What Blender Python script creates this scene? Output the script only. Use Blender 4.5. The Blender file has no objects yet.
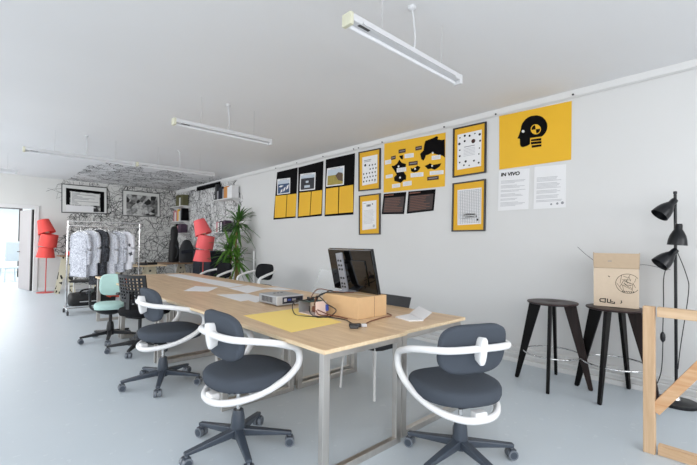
import bpy, math, random
from mathutils import Vector, Matrix
random.seed(7)
PI = math.pi
S = bpy.context.scene
COL = S.collection

# ---------------------------------------------------------------- camera (fitted)
FOC, YAW, PITCH, ROLL, CY, EYE = 390.24, .7526, .0220, .0127, 235.93, 1.33
_f = Vector((math.sin(YAW)*math.cos(PITCH), math.cos(YAW)*math.cos(PITCH), math.sin(PITCH)))
_r0 = Vector((math.cos(YAW), -math.sin(YAW), 0)); _u0 = _r0.cross(_f)
_r = math.cos(ROLL)*_r0 + math.sin(ROLL)*_u0
_u = -math.sin(ROLL)*_r0 + math.cos(ROLL)*_u0
cd = bpy.data.cameras.new('camera'); cam = bpy.data.objects.new('camera', cd); COL.objects.link(cam)
cam.matrix_world = Matrix(((_r.x,_u.x,-_f.x,0),(_r.y,_u.y,-_f.y,0),(_r.z,_u.z,-_f.z,EYE),(0,0,0,1)))
cd.sensor_width = 36; cd.lens = FOC/697*36; cd.shift_y = (CY-232.5)/697; cd.clip_start = .05
S.camera = cam
WX, WY, WZ = 4.557, 13.06, 3.0          # right wall, back wall, ceiling
def ray(u, v): return _f + (u-348.5)/FOC*_r - (v-CY)/FOC*_u
def on_x(u, v, x=WX):                    # point of the picture on a wall facing -X, as (Y, Z)
    d = ray(u, v); t = x/d.x; return (d.y*t, EYE+d.z*t)
def on_y(u, v, y=WY):
    d = ray(u, v); t = y/d.y; return (d.x*t, EYE+d.z*t)

# ---------------------------------------------------------------- materials
def lin(c):
    if isinstance(c, str): c = [int(c[i:i+2],16)/255 for i in (0,2,4)]
    return tuple(x/12.92 if x <= .04045 else ((x+.055)/1.055)**2.4 for x in c[:3])+(1,)
class NT:
    def __init__(s, m): s.t = m.node_tree; s.n = s.t.nodes; s.l = s.t.links
    def add(s, kind, **kw):
        n = s.n.new(kind)
        for k, v in kw.items():
            if k.startswith('i_'): n.inputs[k[2:].replace('_',' ')].default_value = v
            else: setattr(n, k, v)
        return n
    def link(s, a, b): s.l.new(a, b)
    def math(s, op, a, b=None, c=None):
        n = s.n.new('ShaderNodeMath'); n.operation = op
        for i, x in enumerate((a, b, c)):
            if x is None: continue
            if isinstance(x, (int, float)): n.inputs[i].default_value = x
            else: s.link(x, n.inputs[i])
        return n.outputs[0]
    def mix(s, fac, a, b):
        n = s.n.new('ShaderNodeMix'); n.data_type = 'RGBA'
        for sock, x in ((n.inputs[0], fac), (n.inputs[6], a), (n.inputs[7], b)):
            if isinstance(x, (int, float, tuple)): sock.default_value = x
            else: s.link(x, sock)
        return n.outputs[2]
def base_mat(name, rough=.5, metal=0, spec=.5):
    m = bpy.data.materials.new(name); m.use_nodes = True
    t = NT(m); b = t.n['Principled BSDF']
    b.inputs['Roughness'].default_value = rough; b.inputs['Metallic'].default_value = metal
    b.inputs['Specular IOR Level'].default_value = spec
    return m, t, b
def mat(name, c, rough=.5, metal=0, var=.06, scale=12, spec=.5, bump=0, stretch=(1,1,1), alpha=None, trans=None):
    m, t, b = base_mat(name, rough, metal, spec)
    c = lin(c)
    tc = t.add('ShaderNodeTexCoord'); mp = t.add('ShaderNodeMapping'); mp.inputs['Scale'].default_value = stretch
    t.link(tc.outputs['Object'], mp.inputs['Vector'])
    nz = t.add('ShaderNodeTexNoise', i_Scale=scale, i_Detail=4); t.link(mp.outputs[0], nz.inputs['Vector'])
    lo = tuple(x*(1-var) for x in c[:3])+(1,); hi = tuple(min(1,x*(1+var)) for x in c[:3])+(1,)
    t.link(t.mix(nz.outputs[0], lo, hi), b.inputs['Base Color'])
    if bump:
        bp = t.add('ShaderNodeBump', i_Strength=bump, i_Distance=.01); t.link(nz.outputs[0], bp.inputs['Height']); t.link(bp.outputs[0], b.inputs['Normal'])
    if alpha is not None: b.inputs['Alpha'].default_value = alpha
    if trans is not None: b.inputs['Transmission Weight'].default_value = trans
    return m
def wood(name, c1, c2, rough=.45, axis='Y', scale=3.0, spec=.3):
    m, t, b = base_mat(name, rough, 0, spec)
    tc = t.add('ShaderNodeTexCoord'); mp = t.add('ShaderNodeMapping')
    k = {'X':(.6,9,9),'Y':(9,.6,9),'Z':(9,9,.6)}[axis]
    mp.inputs['Scale'].default_value = k; t.link(tc.outputs['Object'], mp.inputs['Vector'])
    nz = t.add('ShaderNodeTexNoise', i_Scale=scale, i_Detail=6, i_Roughness=.65, i_Distortion=.6); t.link(mp.outputs[0], nz.inputs['Vector'])
    rp = t.add('ShaderNodeValToRGB'); rp.color_ramp.elements[0].position = .32; rp.color_ramp.elements[1].position = .68
    rp.color_ramp.elements[0].color = lin(c1); rp.color_ramp.elements[1].color = lin(c2)
    t.link(nz.outputs[0], rp.inputs[0]); t.link(rp.outputs[0], b.inputs['Base Color'])
    return m
def scribble(t, vec, scale, width, warp=.35, seed=0.0):
    """curly hand-drawn lines: edges of noise-warped cells -> 1 on a line"""
    nz = t.add('ShaderNodeTexNoise', i_Scale=scale*.9, i_Detail=3); t.link(vec, nz.inputs['Vector'])
    sub = t.add('ShaderNodeVectorMath', operation='SUBTRACT'); t.link(nz.outputs['Color'], sub.inputs[0]); sub.inputs[1].default_value = (.5,.5,.5)
    sc = t.add('ShaderNodeVectorMath', operation='SCALE'); t.link(sub.outputs[0], sc.inputs[0]); sc.inputs['Scale'].default_value = warp
    ad = t.add('ShaderNodeVectorMath', operation='ADD'); t.link(vec, ad.inputs[0]); t.link(sc.outputs[0], ad.inputs[1])
    of = t.add('ShaderNodeVectorMath', operation='ADD'); t.link(ad.outputs[0], of.inputs[0]); of.inputs[1].default_value = (seed, seed*.7, seed*1.3)
    vo = t.add('ShaderNodeTexVoronoi', feature='DISTANCE_TO_EDGE', i_Scale=scale); t.link(of.outputs[0], vo.inputs['Vector'])
    return t.math('LESS_THAN', vo.outputs[0], width*scale)
def scribble_mat(name, base, ink, scale, width, warp=.35, rough=.8):
    m, t, b = base_mat(name, rough)
    tc = t.add('ShaderNodeTexCoord')
    a = scribble(t, tc.outputs['Object'], scale, width, warp); c = scribble(t, tc.outputs['Object'], scale*1.9, width*.7, warp, 3.1)
    t.link(t.mix(t.math('MAXIMUM', a, c), lin(base), lin(ink)), b.inputs['Base Color'])
    return m
def wall_mat(name, c, kind):
    """painted plaster; the black line mural covers the far corner of walls and ceiling"""
    m, t, b = base_mat(name, .85, 0, .2)
    tc = t.add('ShaderNodeNewGeometry'); pos = tc.outputs['Position']
    nz = t.add('ShaderNodeTexNoise', i_Scale=.7, i_Detail=3); t.link(pos, nz.inputs['Vector'])
    cc = lin(c); base = t.mix(nz.outputs[0], tuple(x*.96 for x in cc[:3])+(1,), tuple(min(1,x*1.03) for x in cc[:3])+(1,))
    t.link(base, b.inputs['Base Color'])
    return m
def spots_mat(name, base, ink, scale, cut, rough=.6):
    m, t, b = base_mat(name, rough)
    tc = t.add('ShaderNodeTexCoord')
    nz = t.add('ShaderNodeTexNoise', i_Scale=scale, i_Detail=1.5); t.link(tc.outputs['Object'], nz.inputs['Vector'])
    t.link(t.mix(t.math('GREATER_THAN', nz.outputs[0], cut), lin(base), lin(ink)), b.inputs['Base Color'])
    return m
def collage_mat(name, scale):
    m, t, b = base_mat(name, .35)
    tc = t.add('ShaderNodeTexCoord')
    vo = t.add('ShaderNodeTexVoronoi', i_Scale=scale); t.link(tc.outputs['Object'], vo.inputs['Vector'])
    nz = t.add('ShaderNodeTexNoise', i_Scale=scale*2.2, i_Detail=5); t.link(tc.outputs['Object'], nz.inputs['Vector'])
    sp = t.add('ShaderNodeSeparateXYZ'); t.link(vo.outputs['Color'], sp.inputs[0])
    v = t.math('MULTIPLY', sp.outputs[0], t.math('MULTIPLY', nz.outputs[0], 1.4))
    rp = t.add('ShaderNodeValToRGB'); rp.color_ramp.elements[0].position = .1; rp.color_ramp.elements[1].position = .6
    rp.color_ramp.elements[0].color = lin('1d1e1f'); rp.color_ramp.elements[1].color = lin('c9cac8')
    t.link(v, rp.inputs[0]); t.link(rp.outputs[0], b.inputs['Base Color'])
    return m
def floor_mat():
    m, t, b = base_mat('painted_floor', .3, 0, .35)
    tc = t.add('ShaderNodeNewGeometry')
    nz = t.add('ShaderNodeTexNoise', i_Scale=.8, i_Detail=6, i_Roughness=.6); t.link(tc.outputs['Position'], nz.inputs['Vector'])
    n2 = t.add('ShaderNodeTexNoise', i_Scale=14, i_Detail=5); t.link(tc.outputs['Position'], n2.inputs['Vector'])
    c = t.mix(nz.outputs[0], lin('bac4cb'), lin('c9d1d7'))
    c = t.mix(t.math('MULTIPLY', t.math('GREATER_THAN', n2.outputs[0], .66), .3), c, lin('d8dfe3'))
    t.link(c, b.inputs['Base Color'])
    t.link(t.math('ADD', t.math('MULTIPLY', nz.outputs[0], .16), .32), b.inputs['Roughness'])
    return m
def emis_mat(name, c, s):
    m, t, b = base_mat(name, .6); b.inputs['Base Color'].default_value = lin(c)
    b.inputs['Emission Color'].default_value = lin(c); b.inputs['Emission Strength'].default_value = s
    return m

M = dict(
 wall_r=wall_mat('right_wall_paint','d4d4d3','right'), wall_b=wall_mat('back_wall_paint','d6d6d3','back'), ceil=wall_mat('ceiling_paint','e0e0e1','ceiling'),
 paint=mat('white_paint','dddddd',.7,0,.03,3), floor=floor_mat(), trim=mat('trim_white','d9d9d8',.5,0,.03,4),
 oak=wood('pale_oak','c2a27e','dec2a0',.38,'Y',2.6), oakedge=wood('oak_edge','d6bd98','e6d2b2',.5,'Y',4), oakdark=wood('desk_oak','8f6f56','a98a6d',.5,'X',3),
 steel=mat('brushed_steel','c9c5c0',.34,.9,.15,20,stretch=(1,1,.1)), chrome=mat('chrome','d8d8d8',.12,1,.02), rodsteel=mat('column_steel','c9c9c9',.25,1,.03),
 fabric=mat('slate_fabric','484e57',.9,0,.22,420,.2,.25), fabricB=mat('black_fabric','17181b',.9,0,.2,300,.2,.2),
 loop=mat('white_plastic','e9e9e9',.38,0,.02), base=mat('slate_plastic','3c444f',.38,0,.06,20), caster=mat('caster_grey','71777f',.4,0,.05), tyre=mat('caster_tread','3a3d42',.6),
 blackp=mat('black_plastic','15171b',.4,0,.1), blackm=mat('black_satin_metal','0c0e13',.3,0,.1,spec=.4), gloss=mat('glossy_black_panel','050506',.06,0,.05,spec=.6),
 stoolwood=wood('dark_stained_wood','2a2020','403231',.4,'X',4,.25), stoolleg=wood('black_stained_wood','080708','110f10',.42,'Z',4,.15),
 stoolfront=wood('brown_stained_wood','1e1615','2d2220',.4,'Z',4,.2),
 card=mat('carton_board','cdbba5',.85,0,.05,30), cardin=mat('carton_inside','b9a48b',.85,0,.05,30), cardt=mat('brown_carton','d2ae82',.8,0,.06,20), tape=mat('carton_tape','d9bd95',.4,0,.03),
 ink=mat('black_ink','1b1a1a',.8,0,.05), print_=mat('grey_ink','8b8c90',.8,0,.03), soft=mat('pale_ink','b4b5b8',.8,0,.03),
 yellow=mat('yellow_print','e3b01c',.6,0,.04,3), yellowm=mat('yellow_board','dda821',.7,0,.04,3), yellowp=mat('yellow_paper','f8d97c',.75,0,.02,3),
 black=mat('matt_black_card','0a090b',.8,0,.1,spec=.1), brown=mat('dark_brown_print','2c1712',.5,0,.3,9), browntag=mat('brown_tag','3c1d15',.6,0,.1),
 paper=mat('white_paper','e2e2e3',.7,0,.01), sheet=mat('white_sheet','e6e6e8',.7,0,.02),
 red=mat('coral_shade','e8504a',.7,0,.05,6), redd=mat('dark_coral','c94c48',.5,0,.05), coral=mat('pink_coral_shade','f4676a',.7,0,.05,6), inner=mat('cream_shade_lining','f0d7c4',.7),
 pine=wood('pine_timber','bd9b78','d6ba99',.55,'Z',2.2), pineh=wood('pine_timber_flat','bd9b78','d6ba99',.55,'Y',2.2), pined=wood('orange_pine','c08a5c','dab994',.55,'Y',2.2),
 coat=scribble_mat('line_printed_cloth','dcdee5','8b8f9c',12,.0035,.4), coat2=scribble_mat('fine_line_cloth','e6e8ee','a5a8b4',15,.003,.5), coatb=scribble_mat('black_printed_cloth','0f1013','555861',9,.003,.4),
 tunic=spots_mat('white_cloth_spots','dcdce2','33353c',14,.66), cream=spots_mat('cream_panel_cutouts','d6cfb8','17150f',6.5,.57),
 bag=mat('black_nylon','0d0e10',.6,0,.3,30,bump=.3), bagg=mat('charcoal_cloth','2b2d31',.8,0,.3,20,bump=.3), navy=mat('navy_cloth','171b27',.8,0,.3,20),
 mint=mat('mint_fabric','b5d6d0',.8,0,.04,30), orange=mat('orange_red_shell','d1492e',.5), 
 leaf=mat('dracaena_leaf','3f6a2c',.45,0,.45,7), leaf2=mat('young_leaf','5d8a35',.45,0,.4,7), cane=mat('cane_bark','8c7a4e',.85,0,.3,30,bump=.4), pot=mat('black_pot','191a1c',.5), soil=mat('soil','2a211a',.95,0,.3,50),
 silver=mat('silver_plastic','9ea1a5',.4,.3,.05), silverl=mat('light_silver_plastic','c9cbce',.35,.2,.03), portpanel=mat('port_panel','23283a',.4,0,.3,40), blue=mat('blue_port','3f58b0',.4),
 teal=mat('circuit_board','2c4a48',.5,0,.3,60), wirebk=mat('black_cable','141414',.5), wirebr=mat('brown_cable','6d3c26',.5), pinkpl=mat('pale_pink_plate','e3cdc6',.5),
 bracket=mat('grey_metal_bracket','93959c',.4,.5,.15,40), acrylic=mat('clear_acrylic','b9bec0',.15,0,.0,alpha=.30,spec=.2), screen=mat('screen','08090a',.15),
 glass=mat('pane_glass','eef3f5',.03,0,0,trans=1), doorpanel=mat('door_panel','b7b0b0',.5,0,.04,3), doorblack=mat('door_black','1d1719',.45),
 lampw=mat('batten_white','cdced0',.4,0,.02), tube=mat('lamp_tube','dddee1',.3,0,.01), lampcream=mat('lamp_cap_cream','cbcab4',.5), wire=mat('thin_wire','b9b9ba',.5), dark=mat('dark_grey','3a3b3d',.5),
 frameb=mat('black_frame','26211d',.4), framegrey=mat('thin_dark_frame','3a3b3c',.4), passe=mat('passepartout','d9dad7',.6), collage=collage_mat('street_collage',7), collage2=collage_mat('photo_collage',9),
 chairblk=mat('charcoal_shell','1c1f24',.5), whitemetal=mat('white_metal','e6e6e6',.35,.1,.02),
 farwall=mat('office_white','f2f4f5',.8,0,.02), fardesk=mat('office_grey','b9c3c9',.5), sky=mat('photo_sky','b9c4cf',.5), photoblue=mat('photo_blue','27456b',.5,0,.6,30), photodark=mat('photo_dark','20222b',.5,0,.8,25), photogreen=mat('photo_field','9a8a3a',.5,0,.5,30), photobrown=mat('photo_brown','54402f',.5,0,.6,30),
)

# ---------------------------------------------------------------- mesh building
class MB:
    def __init__(s): s.v = []; s.f = []; s.mi = []; s.cur = 0
    def add(s, vs, fs, mi=None):
        o = len(s.v); s.v += [tuple(v) for v in vs]; s.f += [tuple(i+o for i in f) for f in fs]
        s.mi += [s.cur if mi is None else mi]*len(fs); return s
    def box(s, c, d, rz=0, mtx=None, mi=None):
        vs = [Vector((x*d[0]/2, y*d[1]/2, z*d[2]/2)) for x in (-1,1) for y in (-1,1) for z in (-1,1)]
        R = mtx if mtx is not None else Matrix.Rotation(rz, 3, 'Z')
        vs = [R@v+Vector(c) for v in vs]
        return s.add(vs, [(0,1,3,2),(4,6,7,5),(0,4,5,1),(2,3,7,6),(0,2,6,4),(1,5,7,3)], mi)
    def bar(s, a, b, w, t, up=(0,0,1), w2=None, t2=None, mi=None):
        """four-sided bar from a to b; w across (side), t along the up-ish direction"""
        a, b = Vector(a), Vector(b); d = (b-a).normalized(); side = d.cross(Vector(up))
        if side.length < 1e-5: side = d.cross(Vector((1,0,0)))
        side.normalize(); upv = side.cross(d)
        w2 = w if w2 is None else w2; t2 = t if t2 is None else t2
        vs = []
        for p, ww, tt in ((a,w,t),(b,w2,t2)):
            for i, j in ((-1,-1),(1,-1),(1,1),(-1,1)): vs.append(p+side*i*ww/2+upv*j*tt/2)
        return s.add(vs, [(3,2,1,0),(4,5,6,7),(0,1,5,4),(1,2,6,5),(2,3,7,6),(3,0,4,7)], mi)
    def cyl(s, a, b, r, r2=None, n=16, mi=None, caps=True):
        return s.tube([a, b], [r, r if r2 is None else r2], n, mi=mi, caps=caps)
    def tube(s, pts, r, n=8, closed=False, flat=None, mi=None, caps=True, up=(0,0,1)):
        P = [Vector(p) for p in pts]; k = len(P); rr = r if isinstance(r, (list, tuple)) else [r]*k
        vs = []; prev = None
        for i in range(k):
            if closed: d = P[(i+1)%k]-P[i-1]
            else: d = P[min(i+1,k-1)]-P[max(i-1,0)]
            d.normalize()
            u0 = Vector(up) if prev is None else prev
            sd = d.cross(u0)
            if sd.length < 1e-4: sd = d.cross(Vector((1,.1,0)))
            sd.normalize(); uu = sd.cross(d)
            if flat is None: prev = uu
            fx, fy = flat or (1,1)
            for j in range(n):
                a = 2*PI*j/n
                vs.append(P[i]+sd*math.cos(a)*rr[i]*fx+uu*math.sin(a)*rr[i]*fy)
        fs = []
        for i in range(k if closed else k-1):
            for j in range(n):
                a = i*n+j; b = i*n+(j+1)%n; c = ((i+1)%k)*n+(j+1)%n; d = ((i+1)%k)*n+j
                fs.append((a,b,c,d))
        if not closed and caps: fs += [tuple(range(n-1,-1,-1)), tuple(range((k-1)*n, k*n))]
        return s.add(vs, fs, mi)
    def loft(s, rings, caps=True, mi=None):
        n = len(rings[0]); vs = [p for r in rings for p in r]; fs = []
        for i in range(len(rings)-1):
            for j in range(n):
                fs.append((i*n+j, i*n+(j+1)%n, (i+1)*n+(j+1)%n, (i+1)*n+j))
        if caps: fs += [tuple(range(n-1,-1,-1)), tuple(range((len(rings)-1)*n, len(rings)*n))]
        return s.add(vs, fs, mi)
    def lathe(s, prof, c=(0,0,0), n=24, mtx=None, mi=None, caps=True):
        R = mtx or Matrix.Identity(3); c = Vector(c)
        return s.loft([[R@Vector((r*math.cos(2*PI*j/n), r*math.sin(2*PI*j/n), z))+c for j in range(n)] for r, z in prof], caps, mi)
    def prism(s, poly, vec, mi=None):
        """polygon of 3D points extruded along vec"""
        n = len(poly); P = [Vector(p) for p in poly]; Q = [p+Vector(vec) for p in P]
        return s.add(P+Q, [tuple(range(n-1,-1,-1)), tuple(range(n, 2*n))]+[(i,(i+1)%n,n+(i+1)%n,n+i) for i in range(n)], mi)
    def build(s, name, m, parent=None, smooth=0, bevel=0, loc=None, seg=2):
        me = bpy.data.meshes.new(name); me.from_pydata(s.v, [], s.f)
        for x in (m if isinstance(m, (list, tuple)) else [m]): me.materials.append(x)
        me.polygons.foreach_set('material_index', s.mi); me.validate()
        import bmesh
        bm = bmesh.new(); bm.from_mesh(me); bmesh.ops.recalc_face_normals(bm, faces=bm.faces); bm.to_mesh(me); bm.free()
        if smooth:
            me.polygons.foreach_set('use_smooth', [True]*len(me.polygons)); me.set_sharp_from_angle(angle=math.radians(smooth))
        me.update()
        o = bpy.data.objects.new(name, me); COL.objects.link(o)
        if parent: o.parent = parent
        if loc: o.location = loc
        if bevel:
            b = o.modifiers.new('bevel','BEVEL'); b.width = bevel; b.segments = seg; b.limit_method = 'ANGLE'
        return o
def tag(o, label, cat, group=None):
    o['label'] = label; o['category'] = cat
    if group: o['group'] = group
    return o
def thing(name, label, cat, loc=(0,0,0), rz=0, group=None):
    o = bpy.data.objects.new(name, None); COL.objects.link(o); o.empty_display_size = .1
    o.location = loc; o.rotation_euler = (0,0,rz); return tag(o, label, cat, group)
def struct(o): o['kind'] = 'structure'; return o
def dup(root, loc, rz, label, group=None):
    def cp(o, par):
        c = o.copy(); COL.objects.link(c); c.parent = par
        for ch in list(o.children): cp(ch, c)
        return c
    r = cp(root, None); r.location = loc; r.rotation_euler = (0,0,rz); r['label'] = label
    if group: r['group'] = group
    return r
def spline(pts, n=6, closed=False):
    P = [Vector(p) for p in pts]; k = len(P); out = []
    for i in range(k if closed else k-1):
        g = (lambda j: P[j%k]) if closed else (lambda j: P[max(0,min(k-1,j))])
        a, b, c, d = g(i-1), g(i), g(i+1), g(i+2)
        for q in range(n):
            t = q/n
            out.append(.5*((2*b)+(c-a)*t+(2*a-5*b+4*c-d)*t*t+(3*b-a-3*c+d)*t**3))
    if not closed: out.append(P[-1])
    return out
def sup(a, b, n=3.0, k=40):        # superellipse outline in a plane
    o = []
    for i in range(k):
        t = 2*PI*i/k; c, s_ = math.cos(t), math.sin(t)
        o.append((a*math.copysign(abs(c)**(2/n), c), b*math.copysign(abs(s_)**(2/n), s_)))
    return o
def heading(deg): return -math.radians(deg)     # compass heading (clockwise from +Y) -> rotation about Z
# ================================================================ the setting
def slab(name, x0, x1, y0, y1, z0, z1, m):
    return struct(MB().box(((x0+x1)/2,(y0+y1)/2,(z0+z1)/2),(x1-x0,y1-y0,z1-z0)).build(name, m))
XL, YB = -3.0, -3.0
slab('floor', XL-.2, WX+.2, YB-.2, WY+.15, -.1, 0, M['floor'])
slab('ceiling', XL-.2, WX+.2, YB-.2, WY+.15, WZ, WZ+.1, M['ceil'])
slab('wall_right', WX, WX+.15, YB-.2, WY+.15, 0, WZ, M['wall_r'])
DX0, DX1, DZ = -.06, .975, 2.16
wb = MB()
for x0, x1, z0, z1 in ((XL-.2,DX0,0,WZ),(DX1,WX,0,WZ),(DX0,DX1,DZ,WZ)):
    wb.box(((x0+x1)/2, WY+.075, (z0+z1)/2), (x1-x0, .15, z1-z0))
struct(wb.build('wall_back', M['wall_b']))
def window_wall(name, fixed, a0, a1, centres, w, along):
    wb = MB(); edges = [a0]
    for c in centres: edges += [c-w/2, c+w/2]
    edges.append(a1)
    def put(p, q, z0, z1):
        c = (p+q)/2
        if along == 'y': wb.box((fixed-.1, c, (z0+z1)/2), (.2, q-p, z1-z0))
        else: wb.box((c, fixed-.1, (z0+z1)/2), (q-p, .2, z1-z0))
    put(a0, a1, 0, .85); put(a0, a1, 2.75, WZ)
    for i in range(0, len(edges), 2): put(edges[i], edges[i+1], .85, 2.75)
    struct(wb.build(name, M['paint']))
nwin = [0]
def window(fixed, c, w, along):
    nwin[0] += 1; fr = MB()
    def b(da, z, la, lz):
        if along == 'y': fr.box((fixed-.1, c+da, z), (.06, la, lz))
        else: fr.box((c+da, fixed-.1, z), (la, .06, lz))
    for s in (-1, 1): b(s*(w/2-.03), 1.8, .06, 1.9)
    b(0, .88, w, .06); b(0, 2.72, w, .06); b(0, 1.8, .06, 1.9); b(0, 2.25, w, .04)
    struct(fr.build('window_%d' % nwin[0], M['trim']))
LWIN = [-1.4, 1.2, 3.8, 6.4, 9.0, 11.5]; RWIN = [-1.4, 1.0, 3.3]
window_wall('wall_left', XL, YB-.2, WY+.15, LWIN, 2.0, 'y')
window_wall('wall_front', YB, XL-.2, WX+.15, RWIN, 1.8, 'x')
for c in LWIN: window(XL, c, 2.0, 'y')
for c in RWIN: window(YB, c, 1.8, 'x')
# stepped skirting with a heating ledge, rail under the ceiling
bb = MB(); y0, y1 = YB, WY
for x, z0, z1 in ((.055, 0, .05), (.025, .05, .085), (.050, .085, .112), (.018, .112, .145), (.040, .145, .172)):
    bb.box((WX-x/2, (y0+y1)/2, (z0+z1)/2), (x, y1-y0, z1-z0))
struct(bb.build('baseboard_right', M['trim'], bevel=.004))
bk = MB().box(((DX1+.1+WX)/2, WY-.01, .05), (WX-DX1-.1, .02, .1)); struct(bk.build('baseboard_back', M['trim'], bevel=.004))
tr = MB().box((WX-.012, (y0+y1)/2, WZ-.035), (.024, y1-y0, .07)); tr.box((WX-.018, (y0+y1)/2, WZ-.078), (.012, y1-y0, .008))
struct(tr.build('trim_1', M['trim']))
tf = MB(); tf.box((DX1+.045, WY-.012, DZ/2+.04), (.09, .03, DZ+.08)); tf.box((DX0-.045, WY-.012, DZ/2+.04), (.09, .03, DZ+.08)); tf.box(((DX0+DX1)/2, WY-.012, DZ+.045), (DX1-DX0, .03, .09))
struct(tf.build('trim_2', M['trim'], bevel=.004))
# open door leaf into the next room
dr = MB().box((0,.45,DZ/2), (.04,.88,DZ-.03)).build('door_1', M['doorpanel'], loc=(DX1-.02, WY+.16, 0)); struct(dr); dr.rotation_euler = (0,0,math.radians(13))
MB().box((0,.0,DZ/2), (.06,.05,DZ-.02)).build('edge_strip', M['doorblack'], dr)
hd = MB(); hd.cyl((-.02,.83,1.02),(-.07,.83,1.02),.012); hd.bar((-.07,.84,1.02),(-.07,.70,1.02),.02,.02); hd.build('door_handle', M['doorblack'], dr)
# the bright office beyond
slab('floor_2', -2.2, 2.4, WY+.15, 22, -.1, 0, M['floor'])
slab('ceiling_2', -2.2, 2.4, WY+.15, 22, WZ, WZ+.1, M['paint'])
slab('wall_office_back', -2.2, 2.4, 22, 22.1, 0, WZ, M['farwall'])
slab('wall_office_left', -2.3, -2.2, WY+.15, 22, 0, WZ, M['farwall'])
slab('wall_office_right', 2.4, 2.5, WY+.15, 22, 0, WZ, M['farwall'])
gp = thing('glazed_partition', 'black framed glass partition seen through the open doorway', 'partition', (0,18.5,0))
fr = MB(); fr.box((.98,0,1.45),(.1,.06,2.9)); fr.box((-.4,0,2.5),(2.7,.06,.09)); fr.box((-.4,0,2.95),(2.7,.06,.09)); fr.box((-1.3,0,1.45),(.1,.06,2.9)); fr.build('frame', M['doorblack'], gp)
MB().box((-.16,0,1.25),(2.16,.012,2.4)).build('pane', M['glass'], gp)
h_ = MB(); h_.cyl((.96,-.03,1.05),(.96,-.09,1.05),.012); h_.cyl((.96,-.09,.85),(.96,-.09,1.25),.014); h_.build('handle', M['doorblack'], gp)
t = thing('office_desk', 'white office desk seen through the doorway beside the grey chair', 'desk', (.35,17.3,0))
MB().box((0,0,.73),(1.0,.7,.03)).build('desktop', M['paint'], t, bevel=.004)
for sx in (-1,1):
    for sy in (-1,1): MB().box((sx*.45,sy*.3,.357),(.04,.04,.715)).build('leg', M['whitemetal'], t)
t = thing('office_chair', 'pale grey office chair by the desk beyond the doorway', 'chair', (.66,16.5,0), .3)
MB().box((0,0,.46),(.44,.42,.06)).build('seat', M['fardesk'], t, bevel=.02)
MB().box((0,-.22,.98),(.44,.05,.62)).build('backrest', M['fardesk'], t, bevel=.02)
for sx in (-1,1):
    for sy in (-1,1): MB().bar((sx*.18,sy*.17,.43),(sx*.21,sy*.2,0),.03,.03).build('leg', M['fardesk'], t)

# ================================================================ ceiling battens
def batten(x0, x1, y, z, label, cable=True, wires=(.25,.8)):
    L = x1-x0; t = thing('fluorescent_batten', label, 'ceiling light', (x0,y,z), 0, 'suspended fluorescent battens')
    MB().box((L/2,0,.012),(L-.03,.06,.045)).build('housing', M['lampw'], t, bevel=.006)
    MB().cyl((.03,.025,-.022),(L-.03,.025,-.022),.013,n=12).build('tube', M['tube'], t, smooth=40)
    for x in (.012, L-.012):
        MB().box((x,.005,-.002),(.03,.075,.075)).build('end_cap', M['lampcream'] if x < .1 else M['lampw'], t, bevel=.006)
    r_ = MB().box((L/2,-.034,-.004),(L-.2,.012,.01)); r_.build('reflector_lip', M['lampw'], t)
    MB().box((.13,-.012,-.0115),(.09,.02,.003)).build('rating_label', M['dark'], t)
    for k in wires: MB().cyl((L*k,0,.03),(L*k,0,WZ-z),.0022,n=6).build('suspension_wire', M['wire'], t)
    if cable:
        c = MB(); c.tube(spline([(L*.52,0,.03),(L*.53,.0,.15),(L*.52,.02,WZ-z)],5),.007,6); c.build('power_cable', M['lampw'], t, smooth=60)
        MB().lathe([(.03,0),(.028,-.02),(.006,-.03)],(L*.52,.02,WZ-z),12).build('ceiling_rose', M['lampw'], t, smooth=40)
batten(1.52, 2.74, 1.66, 2.65, 'white fluorescent batten nearest the camera, above the front end of the table')
batten(1.48, 2.71, 4.40, 2.65, 'white fluorescent batten hanging above the middle of the table')
batten(.39, 1.86, 7.32, 2.65, 'left batten of the joined pair near the scribbled corner')
batten(1.87, 3.23, 7.28, 2.65, 'right batten of the joined pair, ending near the scribbled corner')
batten(-.95, .45, 9.87, 2.65, 'far white batten cut off by the left edge of the photo', wires=(.4,.9))

# ================================================================ work tables
def work_table(x0, x1, y0, y1, label):
    cx, cy = (x0+x1)/2, (y0+y1)/2; w, l = x1-x0, y1-y0
    t = thing('work_table', label, 'table', (cx,cy,0), 0, 'oak topped work tables pushed together')
    MB().box((0,0,.7325),(w,l,.025)).build('tabletop', M['oak'], t, bevel=.002)
    ed = MB()
    ed.box((0,-l/2-.0006,.7325),(w-.004,.002,.021)); ed.box((-w/2-.0006,0,.7325),(.002,l-.004,.021)); ed.build('edge_band', M['oakedge'], t)
    for s in (-1, 1):
        y = s*(l/2-.05)
        for sx in (-1, 1):
            MB().box((sx*(w/2-.045),y,.36),(.05,.04,.718)).build('leg', M['steel'], t, bevel=.003)
        MB().box((0,y,.022),(w-.14,.04,.042)).build('foot_rail', M['steel'], t, bevel=.003)
        MB().box((0,y,.697),(w-.14,.04,.042)).build('top_rail', M['steel'], t, bevel=.003)
YE = [1.66, 3.0, 4.55, 6.1, 7.65]
nm = [('nearest oak work table at the front left, carrying the yellow sheet','nearest oak work table at the front right, carrying the monitor on its carton'),
      ('left oak work table in the second row, behind the yellow sheet','right oak work table in the second row, carrying the silver projector'),
      ('left oak work table in the third row, beside the perforated chair','right oak work table in the third row, under the middle of the long white sheet'),
      ('left oak work table at the far end, beside the mint chair','right oak work table at the far end, in front of the coral lamp')]
for i in range(4):
    work_table(1.385, 2.112, YE[i]+.001, YE[i+1]-.001, nm[i][0])
    work_table(2.116, 2.91 if i == 0 else 2.94, YE[i]+(.03 if i == 0 else .001), YE[i+1]-.001, nm[i][1])
TZ = .7455

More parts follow.
